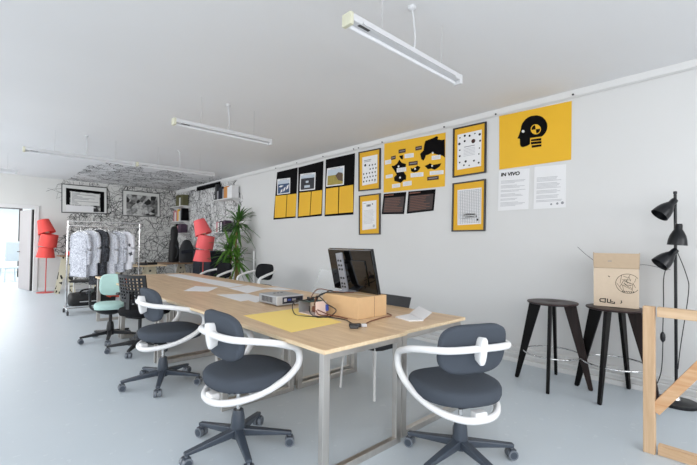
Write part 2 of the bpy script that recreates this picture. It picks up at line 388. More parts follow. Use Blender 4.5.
# ================================================================ swivel chairs
def star_base(t, rot, R=.345, m=None, hub=.10):
    m = m or M['base']
    MB().lathe([(.045,.075),(.05,.10),(.042,.20),(.034,.245),(.032,.25)], n=20).build('hub', m, t, smooth=40)
    for k in range(5):
        a = math.radians(rot+72*k); d = Vector((math.cos(a), math.sin(a), 0))
        lg = MB().bar(d*.03+Vector((0,0,.112)), d*R+Vector((0,0,.082)), .056, .05, w2=.036, t2=.022).build('base_leg', m, t, bevel=.007)
        c = MB(); n_ = Vector((-d.y, d.x, 0)); p = d*(R-.012)
        c.cyl(p+Vector((0,0,.05)), p+Vector((0,0,.085)), .009, n=8)
        for s in (-1, 1):
            q = p+n_*s*.019+Vector((0,0,.031))
            c.cyl(q-n_*.012, q+n_*.012, .031, n=18, mi=0); c.cyl(q+n_*s*.0125, q+n_*s*.0135, .022, n=14, mi=1)
        c.bar(p-n_*.024+Vector((0,0,.05)), p+n_*.024+Vector((0,0,.05)), .04, .024, mi=1)
        c.build('caster', [M['caster'], M['base']], lg, smooth=40)
def bent_pad(w, h, th, bend, n=3.4, k=44, edge=.45):
    """rounded upholstered panel in XZ, curved forward at its sides"""
    mb = MB(); rings = []
    prof = [(-1,.82),(-.92,.93),(-.55,1),(0,1.0),(.55,1),(.92,.93),(1,.82)]
    out = sup(w/2, h/2, n, k)
    for s, sc in prof:
        ins = (1-sc)*min(w,h)*edge
        rings.append([Vector((x*(1-2*ins/w), s*th/2+bend*x*x, z*(1-2*ins/h))) for x, z in out])
    mid0 = [[Vector((v.x*f, rings[0][i].y*1-bend*v.x*v.x*(1-f*f), v.z*f)) for i, v in enumerate(rings[0])] for f in (.3,.7)]
    mid1 = [[Vector((v.x*f, v.y-bend*v.x*v.x*(1-f*f), v.z*f)) for v in rings[-1]] for f in (.7,.3)]
    mb.loft(mid0+rings+mid1); return mb
def xf(mb, M4): mb.v = [tuple(M4@Vector(v)) for v in mb.v]; return mb
def seat_pad():
    rings = []
    for z, sc in ((.384,.60),(.386,.86),(.395,.96),(.420,1.0),(.455,1.0),(.472,.965),(.481,.88),(.484,.6),(.483,.25)):
        r = []
        for x, y in sup(.272*sc, .268*sc, 2.7, 44):
            x *= 1 - .12*max(0,-y/.24)**1.5
            dip = .014*max(0, 1-(x/.22)**2)*(.6-y*1.2) if z > .46 else 0
            r.append(Vector((x, y+.06, z-dip*.5)))
        rings.append(r)
    return MB().loft(rings)
LOOP = [(0,-.198,.728),(.13,-.192,.727),(.225,-.155,.722),(.282,-.06,.710),(.312,.07,.684),(.312,.16,.655),(.311,.225,.630),(.308,.255,.585),(.304,.250,.52),(.292,.19,.455),(.270,.09,.402),(.235,-.02,.364),(.18,-.12,.340),(.10,-.185,.326),(0,-.205,.322)]
def task_chair(label, loc, head, base_rot, fabric='fabric', perforated=False, raise_=0.0, group='swivel chairs with white looped arms', base='base'):
    t = thing('task_chair', label, 'chair', loc, heading(head), group)
    up = Matrix.Translation((0,0,raise_))
    xf(seat_pad(), up).build('seat', M[fabric], t, smooth=50)
    P = up@Matrix.Translation((0,-.140,.712))@Matrix.Rotation(math.radians(9),4,'X')
    if not perforated:
        xf(bent_pad(.47,.30,.05,.55), P).build('backrest', M[fabric], t, smooth=55)
    else:
        nx, nz, w, h = 7, 7, .46, .34; mb = MB()
        def pt(x, z, y): 
            e = max(0, abs(z)/(h/2)-.75)*.03*0
            return P@Vector((x, y+.7*x*x, z))
        cx = [-w/2+.03+(w-.06)*i/nx for i in range(nx+1)]; cz = [-h/2+.03+(h-.06)*i/nz for i in range(nz+1)]
        hw, hh = (w-.06)/nx*.33, (h-.06)/nz*.31
        xs = [-w/2]; zs = [-h/2]
        for i in range(nx): m_ = (cx[i]+cx[i+1])/2; xs += [m_-hw, m_+hw]
        for i in range(nz): m_ = (cz[i]+cz[i+1])/2; zs += [m_-hh, m_+hh]
        xs.append(w/2); zs.append(h/2)
        for i in range(len(xs)-1):
            for j in range(len(zs)-1):
                if i % 2 == 1 and j % 2 == 1: continue
                q = [(xs[i],zs[j]),(xs[i+1],zs[j]),(xs[i+1],zs[j+1]),(xs[i],zs[j+1])]
                mb.add([pt(x,z,-.009) for x,z in q]+[pt(x,z,.009) for x,z in q], [(0,1,2,3),(7,6,5,4),(0,4,5,1),(1,5,6,2),(2,6,7,3),(3,7,4,0)])
        mb.build('backrest', M['blackp'], t)
    if perforated:
        MB().bar((0,.0,.375+raise_),(0,-.17,.385+raise_),.06,.02).build('back_stem', M['blackp'], t)
        MB().bar((0,-.165,.38+raise_),(0,-.165,.66+raise_),.06,.02,up=(0,1,0)).build('back_post', M['blackp'], t)
        for s in (-1,1):
            MB().tube(spline([(s*.15,.02,.385+raise_),(s*.28,.02,.42+raise_),(s*.29,.02,.58+raise_),(s*.29,.03,.62+raise_)],4),.015,8).build('arm_post', M['blackp'], t, smooth=50)
            MB().box((s*.29,.03,.635+raise_),(.06,.25,.03)).build('armrest', M['blackp'], t, bevel=.01)
        MB().box((0,0,.372+raise_),(.17,.22,.04)).build('mechanism', M['blackp'], t, bevel=.006)
        MB().cyl((0,0,.245),(0,0,.365+raise_),.02,n=14).build('column', M['blackp'], t, smooth=40)
        star_base(t, base_rot-math.degrees(heading(head)), m=M[base]); return
    lp = [Vector((x,y,z+raise_)) for x,y,z in LOOP]; lp += [Vector((-p.x,p.y,p.z)) for p in lp[-2:0:-1]]
    MB().tube(spline(lp,5,True), .0215, 12, True).build('arm_loop', M['loop'], t, smooth=60)
    # stadium plate clamping the loop to the backrest
    out = sup(.024,.085,3,24)
    B = up@Matrix.Translation((0,-.196,.715))@Matrix.Rotation(math.radians(9),4,'X')
    rings = [[B@Vector((x*s,y,z*s)) for x, z in out] for y, s in ((.034,.85),(-.012,1),(-.022,.95),(-.027,.75))]
    br = MB().loft(rings).build('back_bracket', M['loop'], t, smooth=45)
    mc = MB(); mc.box((0,.0,.372+raise_),(.17,.22,.04)); mc.box((.0,.0,.345+raise_),(.10,.12,.03))
    mc.build('mechanism', M['blackp'], t, bevel=.006)
    for s in (-1,1):
        MB().bar((s*.20,.02,.372+raise_),(s*.09,.02,.385+raise_),.09,.022).build('seat_support', M['loop'], t, bevel=.004)
    MB().box((0,-.175,.338+raise_),(.08,.06,.05)).build('loop_clamp', M['loop'], t, bevel=.008)
    MB().cyl((0,0,.245),(0,0,.345+raise_),.014,n=14).build('column', M['rodsteel'], t, smooth=40)
    star_base(t, base_rot-math.degrees(heading(head)), m=M[base])
task_chair('slate grey swivel chair nearest the camera on the left side of the table', (1.24,2.352,0), 90, 37, raise_=.04)
task_chair('slate grey swivel chair at the front end of the table, back to the camera', (2.195,1.305,0), 23, 106, raise_=.01)
task_chair('slate grey swivel chair on the left side, between the nearest chair and the perforated one', (1.265,3.885,0), 89, 30, raise_=.045)
task_chair('black swivel chair with a perforated plastic backrest, between grey and mint chairs', (1.43,5.25,0), 66, 20, fabric='fabricB', perforated=True, base='blackp', raise_=.05, group=None)
task_chair('black backed swivel chair with white arms standing apart against the right wall', (3.72,6.35,0), 262, 10, fabric='fabricB', raise_=.09, base='blackp')
task_chair('black backed swivel chair with white arms under the plant, far right of the table', (3.52,7.58,0), 262, 30, fabric='fabricB', raise_=.06, base='blackp')

# mint chair
t = thing('mint_office_chair', 'mint green office chair with black armrests at the far left of the table', 'chair', (1.285,6.06,0), heading(198))
rings = [[Vector((x*s,y*s+.02,z)) for x, y in sup(.19,.20,3,36)] for z, s in ((.43,.8),(.435,.95),(.47,1),(.50,.97),(.51,.85),(.512,.4))]
MB().loft(rings).build('seat', M['mint'], t, smooth=50)
xf(bent_pad(.29,.30,.05,.5), Matrix.Translation((.02,-.235,.725))@Matrix.Rotation(math.radians(8),4,'X')).build('backrest', M['mint'], t, smooth=50)
xf(bent_pad(.30,.30,.02,.5), Matrix.Translation((-.035,-.275,.69))@Matrix.Rotation(math.radians(8),4,'X')).build('back_shell', M['orange'], t, smooth=50)
MB().loft([[Vector((x*s,y*s+.02,z)) for x, y in sup(.185,.195,3,30)] for z, s in ((.355,.35),(.385,.75),(.428,.98))]).build('seat_shell', M['blackp'], t, smooth=50)
for s in (-1,1):
    ar = MB().tube(spline([(s*.14,0,.40),(s*.23,0,.45),(s*.24,0,.60),(s*.24,.02,.645)],4),.016,8).build('arm_post', M['blackp'], t, smooth=50)
    MB().box((s*.24,.0,.665),(.06,.26,.035)).build('armrest', M['blackp'], t, bevel=.012)
MB().bar((0,-.15,.39),(0,-.285,.60),.06,.02).build('back_stem', M['blackp'], t)
MB().cyl((0,0,.24),(0,0,.36),.02,n=14).build('column', M['blackp'], t, smooth=40)
star_base(t, 20, m=M['blackp'])

# four-legged black chair at the monitor
t = thing('side_chair', 'black plastic chair with thin white metal legs behind the monitor carton', 'chair', (2.69,2.50,0), heading(270))
sh = [[Vector((x, y, .392+.012*(abs(x)/.2)**2+(.01 if y > .18 else 0))) for x in (-.21,-.1,0,.1,.21)] for y in (-.2,-.1,0,.12,.2)]
mb = MB()
def sheet(mb, g, th):
    n, m_ = len(g), len(g[0]); nrm = Vector(th)
    mb.add([p for r in g for p in r], [(i*m_+j,i*m_+j+1,(i+1)*m_+j+1,(i+1)*m_+j) for i in range(n-1) for j in range(m_-1)])
    mb.add([p+nrm for r in g for p in r], [(i*m_+j,(i+1)*m_+j,(i+1)*m_+j+1,i*m_+j+1) for i in range(n-1) for j in range(m_-1)])
    o = len(mb.v)-2*n*m_; k = n*m_
    bd = [j for j in range(m_)]+[i*m_+m_-1 for i in range(1,n)]+[(n-1)*m_+j for j in range(m_-2,-1,-1)]+[i*m_ for i in range(n-2,0,-1)]
    for a, b in zip(bd, bd[1:]+bd[:1]): mb.f.append((o+a,o+b,o+k+b,o+k+a)); mb.mi.append(mb.cur)
    return mb
sheet(mb, sh, (0,0,.05)).build('seat', M['chairblk'], t, smooth=50)
bk = [[Vector((x, -.215-.07*(z-.62)/.2+.25*x*x, z)) for x in (-.2,-.1,0,.1,.2)] for z in (.60,.68,.76,.835)]
sheet(MB(), bk, (0,-.012,0)).build('backrest', M['chairblk'], t, smooth=50)
for sx in (-1,1):
    MB().tube(spline([(sx*.19,.19,.435),(sx*.205,.215,.2),(sx*.215,.225,0)],3),.012,8).build('leg', M['whitemetal'], t, smooth=50)
    MB().tube(spline([(sx*.185,-.215,.7),(sx*.19,-.19,.45),(sx*.205,-.21,.2),(sx*.215,-.235,0)],3),.012,8).build('leg', M['whitemetal'], t, smooth=50)
MB().tube([(-.19,.17,.43),(.19,.17,.43)],.009,8).build('seat_rail', M['whitemetal'], t)

# ================================================================ bar stools
def stool(label, loc, rot):
    t = thing('bar_stool', label, 'stool', loc, math.radians(rot), 'dark wooden bar stools')
    n = 40; prof = [(.03,.776),(.205,.776),(.222,.782),(.226,.790),(.224,.797),(.20,.800),(.06,.797),(.045,.792)]
    MB().lathe(prof, n=n).build('seat', M['stoolwood'], t, smooth=50)
    for k in range(4):
        a = k*PI/2; R = Matrix.Rotation(a,3,'Z')
        poly = [(.095,.776),(.205,.776),(.340,.012),(.332,0),(.308,0),(.300,.012)]
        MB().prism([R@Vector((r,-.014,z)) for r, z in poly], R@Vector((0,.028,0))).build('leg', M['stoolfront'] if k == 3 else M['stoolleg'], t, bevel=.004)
    ring = [(.255*math.cos(2*PI*i/48), .255*math.sin(2*PI*i/48), .30) for i in range(48)]
    MB().tube(ring,.0075,8,True).build('foot_ring', M['chrome'], t, smooth=60)
stool('dark wooden bar stool with an empty seat, left of the one with the carton', (4.085,1.43,0), 13)
stool('dark wooden bar stool with the opened carton standing on its seat', (4.165,.93,0), -7)

# ================================================================ carton on the stool
t = thing('opened_carton', 'opened upside-down cardboard carton with a round print on a bar stool', 'carton', (4.245,.935,.8005), math.radians(-80))
# local: x runs along the front face (left to right in view), -y faces the room
W2, D2, H2 = .168, .10, .345
MB().box((0,-D2,H2/2),(2*W2,.005,H2)).build('front_panel', M['card'], t)
MB().box((0,D2,H2/2),(2*W2,.005,H2)).build('rear_panel', M['cardin'], t)
for s in (-1,1): MB().box((s*(W2-.0025),0,H2/2),(.005,2*D2-.006,H2)).build('side_panel', M['cardin'] if s>0 else M['card'], t)
MB().box((0,0,.004),(2*W2-.012,2*D2-.006,.006)).build('bottom_panel', M['card'], t)
fl = MB().bar((0,-D2,H2+.002),(0,-D2+.028,H2+.135),2*W2,.005,up=(0,1,0)).build('top_flap', M['cardin'], t)
MB().bar((0,D2,H2+.002),(0,D2+.07,H2+.09),2*W2,.005,up=(0,1,0)).build('top_flap', M['cardin'], t)
for s in (-1,1): MB().bar((s*W2,0,H2+.002),(s*(W2+.004),0.02,H2+.13),2*D2-.02,.005,up=(1,0,0)).build('side_flap', M['cardin'], t)
ip = MB(); y = -D2-.0035
def stroke(a, b, w): ip.bar((a[0],y,a[1]),(b[0],y,b[1]),.0012,w,up=(0,0,1) if abs(b[0]-a[0])>abs(b[1]-a[1]) else (1,0,0))
def st(pts, w):
    for a, b in zip(pts, pts[1:]):
        d = Vector((b[0]-a[0],0,b[1]-a[1])); n_ = Vector((-d.z,0,d.x)).normalized()*w/2; e = d.normalized()*w*.35
        A, B = Vector((a[0],y,a[1]))-e, Vector((b[0],y,b[1]))+e
        ip.prism([A-n_,B-n_,B+n_,A+n_],(0,.001,0))
K = .70
def sk(ox, oz, pts, w): st([(ox+a*K, oz+b*K) for a, b in pts], w*K)
gx, gz = -.122, .040
sk(gx,gz,[(.005,0),(.062,-.006),(.062,.036)],.012); sk(gx,gz,[(.066,.040),(.012,.036),(0,.018),(.012,.004)],.012)
gx2 = gx+.060
sk(gx2,gz,[(0,.040),(0,-.004),(.074,-.012),(.074,.006)],.012); sk(gx2,gz,[(.034,.034),(.034,.008)],.012); sk(gx2,gz,[(.034,.012),(.058,.010)],.009)
sk(.040,gz,[(.0,.030),(.005,.012),(-.005,-.004)],.010)
# round line print
cx, cz, R = .088, .215, .088
circ = [(cx+R*math.cos(2*PI*i/40), cz+R*.97*math.sin(2*PI*i/40)) for i in range(41)]
st([p for p in circ if p[0] < W2-.004],.0035)
rnd = random.Random(3)
for k in range(26):
    a = rnd.uniform(0,2*PI); r = R*math.sqrt(rnd.random())*.8; b = rnd.uniform(0,PI); L = rnd.uniform(.015,.04)
    p = (cx+r*math.cos(a)-L*math.cos(b), cz+r*math.sin(a)-L*math.sin(b)); q = (cx+r*math.cos(a)+L*math.cos(b), cz+r*math.sin(a)+L*math.sin(b))
    if all(math.hypot(z[0]-cx,z[1]-cz) < R and z[0] < W2-.004 for z in (p,q)): st([p,q],.0028)
for k in range(7): st([(cx-.04+.013*k, cz-R+.012),(cx-.036+.013*k, cz-R+.022)],.006)
st([(-.055,.275),(-.045,.268)],.006)
o = ip.build('printed_marks', M['ink'], t)
fp = MB(); fp.bar((-.06,-D2+.0085,H2+.065),(-.03,-D2+.0085,H2+.065),.001,.006); fp.build('flap_print', M['print_'], t)
mb = MB().tube(spline([(4.30,1.27,1.335),(4.29,1.18,1.25),(4.27,1.06,1.17),(4.26,.92,1.155),(4.26,.80,1.17),(4.26,.73,1.185),(4.26,.62,1.165),(4.26,.55,1.15)],5),.0022,6)
tag(mb.build('bent_wire', M['dark'], smooth=60), 'thin bent wire poking out of both sides of the opened carton', 'wire')

# ================================================================ black three-headed floor lamp
LX, LY = 4.37, .53
t = thing('floor_lamp', 'black floor lamp with three cone heads beside the right wall', 'lamp', (LX,LY,0))
MB().lathe([(.150,0),(.152,.012),(.148,.028),(.05,.034),(.02,.04)], n=40).build('base', M['blackm'], t, smooth=45)
MB().lathe([(.03,.03),(.026,.06),(.014,.07)], n=20).build('collar', M['chrome'], t, smooth=45)
MB().cyl((0,0,.04),(0,0,1.80),.0115,n=14).build('pole', M['blackm'], t, smooth=45)
MB().lathe([(.006,1.80),(.014,1.805),(.014,1.825),(.004,1.83)], n=14).build('finial', M['blackm'], t, smooth=45)
lft, tow = -_r0, Vector((-math.sin(YAW),-math.cos(YAW),0))     # along the wall to the left / out into the room
def head(z, d, off):
    d = d.normalized(); R = Vector((0,0,-1)).rotation_difference(d).to_matrix(); top = Vector((0,0,z))+off
    prof = [(.76*a_,.78*b_) for a_,b_ in ((.006,.012),(.030,.010),(.036,-.01),(.036,-.05),(.052,-.075),(.074,-.12),(.086,-.17),(.092,-.225),(.089,-.225),(.078,-.165),(.06,-.11),(.03,-.06))]
    h = MB().lathe(prof, top, 28, R).build('lamp_head', M['blackm'], t, smooth=50)
    MB().bar(Vector((0,0,z+.0)), top, .014, .02).build('swivel_joint', M['chrome'], h)
head(1.745, lft*.66-tow*.10+Vector((0,0,-.72)), lft*.03+tow*.03)
head(1.535, lft*.05-tow*.05+Vector((0,0,-1)), lft*.012+tow*.05)
head(1.315, lft*.66-tow*.10+Vector((0,0,-.66)), lft*.025+tow*.03)
cb = MB().tube(spline([(0,.02,1.30),(-.02,.075,1.1),(-.02,.08,.85),(-.03,.085,.6),(-.03,.085,.5),(-.02,.10,.25),(.02,.16,.06),(.06,.18,.012)],5),.0038,6).build('power_cord', M['wirebk'], t, smooth=60)
MB().lathe([(.006,-.045),(.018,-.025),(.02,0),(.018,.025),(.006,.045)],(-.03,.085,.56),12).build('inline_switch', M['blackp'], cb, smooth=50)
cc = MB().tube(spline([(0,-.01,1.31),(.02,-.07,1.1),(.03,-.08,.95),(.0,-.03,.5),(0,-.012,.3)],5),.0035,6).build('loose_cord', M['wirebk'], t, smooth=60)

# ================================================================ pine trestle frame at the right edge
t = thing('timber_frame', 'unpainted pine timber frame with a diagonal brace at the right edge', 'timber frame', (3.21,.53,0))
MB().box((0,-.005,.475),(.05,.062,.95)).build('post', M['pine'], t, bevel=.003)
MB().box((0,-1.31,.475),(.06,.075,.95)).build('post', M['pine'], t, bevel=.003)
MB().box((.01,-.66,.918),(.055,1.225,.062)).build('top_rail', M['pineh'], t, bevel=.003)
MB().box((.02,-.66,.032),(.055,1.225,.062)).build('bottom_rail', M['pineh'], t, bevel=.003)
MB().bar((.012,-.03,.275),(.012,-.44,.888),.045,.065).build('diagonal_brace', M['pined'], t, bevel=.003)
# ================================================================ things on the work tables
def flat_sheet(name, pts, z, m, label, cat, group=None, th=.0012, curl=0):
    c = Vector((sum(p[0] for p in pts)/len(pts), sum(p[1] for p in pts)/len(pts), z))
    o = MB().prism([(p[0]-c.x,p[1]-c.y,0) for p in pts], (0,0,th)).build(name, m, loc=c)
    return tag(o, label, cat, group)
flat_sheet('yellow_sheet', [(1.55,2.88),(2.10,2.90),(1.985,2.18),(1.50,2.14)], TZ, M['yellowp'], 'large yellow paper sheet lying on the nearest table', 'paper sheet')
G = 'white paper sheets on the far tables'
flat_sheet('paper_sheet', [(2.40,7.40),(2.66,7.40),(2.69,4.98),(2.36,4.80)], TZ, M['sheet'], 'very long white paper strip running to the far end of the table', 'paper sheet', G)
flat_sheet('paper_sheet', [(2.33,4.74),(2.71,4.92),(2.70,4.42),(2.27,4.14)], TZ, M['sheet'], 'white paper sheet at the near end of the long white strip', 'paper sheet', G)
flat_sheet('paper_sheet', [(1.78,4.80),(2.10,5.24),(2.27,4.92),(1.98,4.56)], TZ, M['sheet'], 'white paper sheet on the left half of the table, beside the long strip', 'paper sheet', G)
flat_sheet('paper_sheet', [(1.94,4.24),(2.25,4.10),(2.22,3.70),(1.90,3.60)], TZ, M['paper'], 'bright white paper sheet lying next to the projector, on its far side', 'paper sheet', G)
flat_sheet('paper_sheet', [(2.00,3.62),(2.16,3.68),(2.10,3.52),(1.98,3.44)], TZ, M['paper'], 'small white paper slip touching the projector', 'paper sheet', G)
flat_sheet('paper_sheet', [(2.70,4.50),(2.90,4.46),(2.89,4.10),(2.72,4.15)], TZ, M['sheet'], 'white paper sheet on the right edge of the table behind the projector', 'paper sheet', G)
# folded white card near the front right corner
fc = MB(); fc.prism([(2.44,2.04,TZ),(2.64,2.05,TZ),(2.50,1.81,TZ),(2.40,1.87,TZ)],(0,0,.010)); fc.prism([(2.64,2.05,TZ+.010),(2.50,1.81,TZ+.010),(2.57,1.78,TZ+.06),(2.71,2.01,TZ+.07)],(-.001,0,.003))
fc.v = [(v[0]-2.6,v[1]-1.95,v[2]-TZ) for v in fc.v]
tag(fc.build('folded_card', M['paper'], loc=(2.6,1.95,TZ)), 'folded white paper with one raised flap near the front right table corner', 'paper')
# projector
t = thing('projector', 'small silver projector with a dark port panel, at the corner of the yellow sheet', 'projector', (2.15,3.26,TZ), math.radians(-2))
MB().box((0,0,.052),(.30,.34,.085)).build('body', M['silver'], t, bevel=.012)
MB().box((0,-.171,.052),(.296,.012,.088)).build('port_frame', M['silverl'], t, bevel=.004)
pf = MB().box((.025,-.178,.052),(.225,.006,.06)).build('port_panel', M['portpanel'], t)
for x, w, h, m in ((-.06,.03,.03,'silverl'),(-.015,.035,.018,'blue'),(.035,.04,.02,'silver'),(.085,.03,.03,'blackp'),(.06,.05,.008,'silverl')):
    MB().box((x,-.182,.055 if h > .01 else .032),(w,.004,h)).build('port', M[m], pf)
MB().cyl((-.05,.168,.05),(-.05,.19,.05),.03,n=20).build('lens', M['blackp'], t, smooth=40)
vg = MB(); [vg.box((-.1515,-.09+.026*k,.055),(.003,.012,.05)) for k in range(8)]; vg.build('vent', M['dark'], t)
bt = MB(); [bt.box((-.04+.04*k,.05,.096),(.022,.012,.004)) for k in range(3)]; bt.build('buttons', M['dark'], t)
for sx in (-1,1): MB().cyl((sx*.12,-.13,0),(sx*.12,-.13,.012),.012,n=10).build('foot', M['blackp'], t)
# open electronics unit with wiring
t = thing('electronics_unit', 'small open electronics unit with boards and plates between projector and carton', 'electronics', (2.048,2.60,TZ), 0)
MB().box((0,0,.004),(.15,.22,.006)).build('base_plate', M['pinkpl'], t)
MB().box((-.01,-.105,.06),(.11,.006,.11)).build('end_plate', M['pinkpl'], t)
MB().box((-.02,.105,.055),(.12,.006,.10)).build('end_plate', M['silver'], t)
MB().box((0,.04,.105),(.14,.13,.006)).build('circuit_board', M['teal'], t)
MB().box((.01,-.05,.045),(.10,.06,.05)).build('transformer', M['wirebr'], t, bevel=.006)
for x, y in ((-.03,.03),(.03,.06),(.0,.08)): MB().cyl((x,y,.108),(x,y,.132),.012,n=10).build('capacitor', M['blackp'], t, smooth=40)
MB().box((.045,-.115,.06),(.02,.02,.05)).build('connector', M['blue'], t)
def cable(pts, m, label, r=.0042):
    tag(MB().tube(spline(pts,6),r,6).build('cable', M[m], smooth=60), label, 'cable', 'cables around the carton')
z = TZ+.005
cable([(2.02,2.63,TZ+.06),(1.97,2.55,TZ+.02),(1.95,2.43,z),(2.02,2.38,z),(2.05,2.22,z),(2.00,2.09,z),(1.985,2.02,z+.006)],'wirebk','black cable running along the carton to the small adapter')
cable([(2.05,2.79,TZ+.09),(1.95,2.77,TZ+.07),(1.89,2.65,z),(1.92,2.51,z),(2.02,2.41,z),(2.09,2.40,z)],'wirebk','black cable drooping over the corner of the yellow sheet')
cable([(2.05,2.67,TZ+.10),(2.09,2.61,TZ+.20),(2.18,2.51,TZ+.186),(2.26,2.43,TZ+.178),(2.31,2.39,TZ+.18)],'wirebr','brown cable lying over the top of the carton')
cable([(2.07,2.63,TZ+.07),(2.09,2.55,TZ+.17),(2.17,2.41,TZ+.186),(2.24,2.44,TZ+.178),(2.29,2.42,TZ+.18)],'wirebk','black cable crossing the carton top to the monitor bracket')
cable([(2.03,1.99,z),(2.16,2.05,z),(2.34,2.09,z),(2.47,2.11,z),(2.52,2.20,z)],'wirebr','brown cable curving round the near face of the carton')
cable([(2.03,2.59,TZ+.05),(2.0,2.49,TZ+.05),(2.04,2.39,TZ+.02),(2.1,2.34,z),(2.09,2.23,z)],'wirebr','brown cable hanging down the long side of the carton')
cable([(2.00,2.81,TZ+.05),(1.94,2.73,TZ+.10),(1.96,2.61,TZ+.12),(2.06,2.53,TZ+.16),(2.12,2.48,TZ+.20),(2.2,2.53,TZ+.178)],'wirebk','black cable arching from the projector side onto the carton corner')
cable([(2.07,2.59,TZ+.10),(2.02,2.51,TZ+.16),(2.05,2.43,TZ+.10),(2.11,2.39,TZ+.05),(2.06,2.40,z),(2.0,2.39,z),(1.97,2.49,z)],'wirebk','black cable looping in front of the carton corner')
cable([(2.10,2.63,TZ+.11),(2.05,2.57,TZ+.15),(2.0,2.53,TZ+.09),(1.99,2.47,TZ+.02),(2.07,2.44,z)],'wirebr','short brown cable looping off the electronics unit')
t = thing('cable_adapter', 'small dark cable adapter with a silver plug on the table before the carton', 'adapter', (1.96,1.97,TZ), math.radians(-40))
MB().box((-.03,0,.014),(.085,.035,.026)).build('body', M['blackp'], t, bevel=.007)
MB().box((.035,.005,.013),(.04,.028,.022)).build('plug', M['silverl'], t, bevel=.004)
MB().box((-.04,-.045,.011),(.06,.03,.02)).build('second_plug', M['dark'], t, bevel=.005)
# carton under the monitor
t = thing('brown_carton', 'closed brown cardboard carton carrying the monitor on the table', 'carton', (2.305,2.378,TZ), 0)
MB().box((0,0,.085),(.335,.425,.17)).build('body', M['cardt'], t, bevel=.004)
MB().box((.02,-.2132,.085),(.003,.001,.168)).build('flap_seam', M['wirebr'], t)
MB().box((0,-.0,.1708),(.05,.42,.0012)).build('tape', M['tape'], t)
# monitor on the carton, back towards the camera
t = thing('monitor', 'large glossy black monitor seen from behind, leaning back on the brown carton', 'monitor', (2.385,2.455,TZ+.171), math.radians(-6.5))
A = math.radians(-13)                                   # top leans towards -X
R = Matrix.Rotation(A,4,'Y')
def mbx(c, d, nm, m, par, bev=.004): return xf(MB().box(c,d), R).build(nm, M[m], par, bevel=bev)
mbx((.008,0,.194),(.022,.62,.375),'back_cover','gloss',t,.006)
mbx((.024,0,.194),(.012,.625,.38),'bezel','blackp',t,.003)
mbx((.031,0,.204),(.002,.58,.32),'display','screen',t,.0)
mbx((-.006,-.02,.18),(.012,.40,.22),'rear_housing','gloss',t,.006)
st_ = MB().bar((-.075,.035,.0),(-.125,.075,.34),.085,.016,up=(1,0,0)).build('stand_bracket', M['bracket'], t, bevel=.002)
a0, a1 = Vector((-.075,.035,.0)), Vector((-.125,.075,.34)); dd = (a1-a0)
for f in (.14,.22,.36,.58,.68,.80):
    for s in (-1,1):
        c = a0+dd*f+Vector((-.009,s*.018,.0)); MB().bar(c-dd*.025, c+dd*.025, .022, .003, up=(1,0,0)).build('slot', M['blackp'], st_)
MB().bar((-.115,.035,.008),(.03,.03,.008),.11,.012).build('stand_foot', M['bracket'], t, bevel=.002)
MB().bar((-.11,.06,.22),(-.03,.06,.22),.06,.05).build('stand_hinge', M['blackp'], t)
# clear acrylic sheet behind
ac = MB().prism([(0,.26,0),(0,-.24,0),(.02,-.20,.30),(.02,.12,.30)],(.004,0,0)); 
tag(ac.build('acrylic_sheet', M['acrylic'], loc=(2.86,3.42,TZ)), 'clear acrylic sheet standing on the table edge behind the monitor', 'acrylic sheet')

# ================================================================ wall art on the right wall
def C(ox, oy, k): return lambda p: (ox+p[0]/k, oy+p[1]/k)
ident = lambda p: p
def root_loc(t):
    while t.parent: t = t.parent
    return t.location
def wall_thing(name, corners, label, cat, cf=ident, group=None):
    ys, zs = zip(*[on_x(*cf(p)) for p in corners])
    return thing(name, label, cat, (WX-.002, sum(ys)/len(ys), sum(zs)/len(zs)), 0, group)
def art(name, polys, m, t, off, th=.0015, cf=ident, bevel=0, label=None):
    """flat pieces on the wall, off = distance of their back from the wall"""
    mb = MB(); L = root_loc(t)
    for p in polys:
        q = [on_x(*cf(x)) for x in p]
        mb.prism([(WX-off-th-L.x, y-L.y, z-L.z) for y, z in q], (th,0,0))
    o = mb.build(name, M[m], t, bevel=bevel)
    if label: o['label'] = label
    return o
def bil(q, a, b):
    (x0,y0),(x1,y1),(x2,y2),(x3,y3) = q
    return ((x0*(1-a)+x1*a)*(1-b)+(x3*(1-a)+x2*a)*b, (y0*(1-a)+y1*a)*(1-b)+(y3*(1-a)+y2*a)*b)
def sub(q, a0, a1, b0, b1): return [bil(q,a0,b0), bil(q,a1,b0), bil(q,a1,b1), bil(q,a0,b1)]
cb_ = C(268,150,6.196); GB = 'black and yellow hanging banners'
banners = [
 ([(58,138),(185,108),(172,420),(35,432)], [[(48,285),(118,278),(111,416),(42,421)],[(122,277),(180,270),(172,411),(115,415)]], [(60,182),(140,172),(138,268),(58,278)], 'leftmost black and yellow banner with a blue photo of white shapes', 0),
 ([(190,108),(345,68),(335,408),(185,422)], [[(198,265),(268,258),(260,405),(190,412)],[(273,257),(338,248),(332,396),(264,404)]], [(202,150),(297,138),(293,245),(198,255)], 'middle black and yellow banner with a dark dusk photo', 1),
 ([(360,60),(540,20),(530,400),(352,412)], [[(362,240),(438,230),(435,393),(357,400)],[(445,229),(530,215),(530,385),(440,392)]], [(368,115),(475,97),(472,215),(362,228)], 'rightmost black and yellow banner with a photo of a yellow field', 2)]
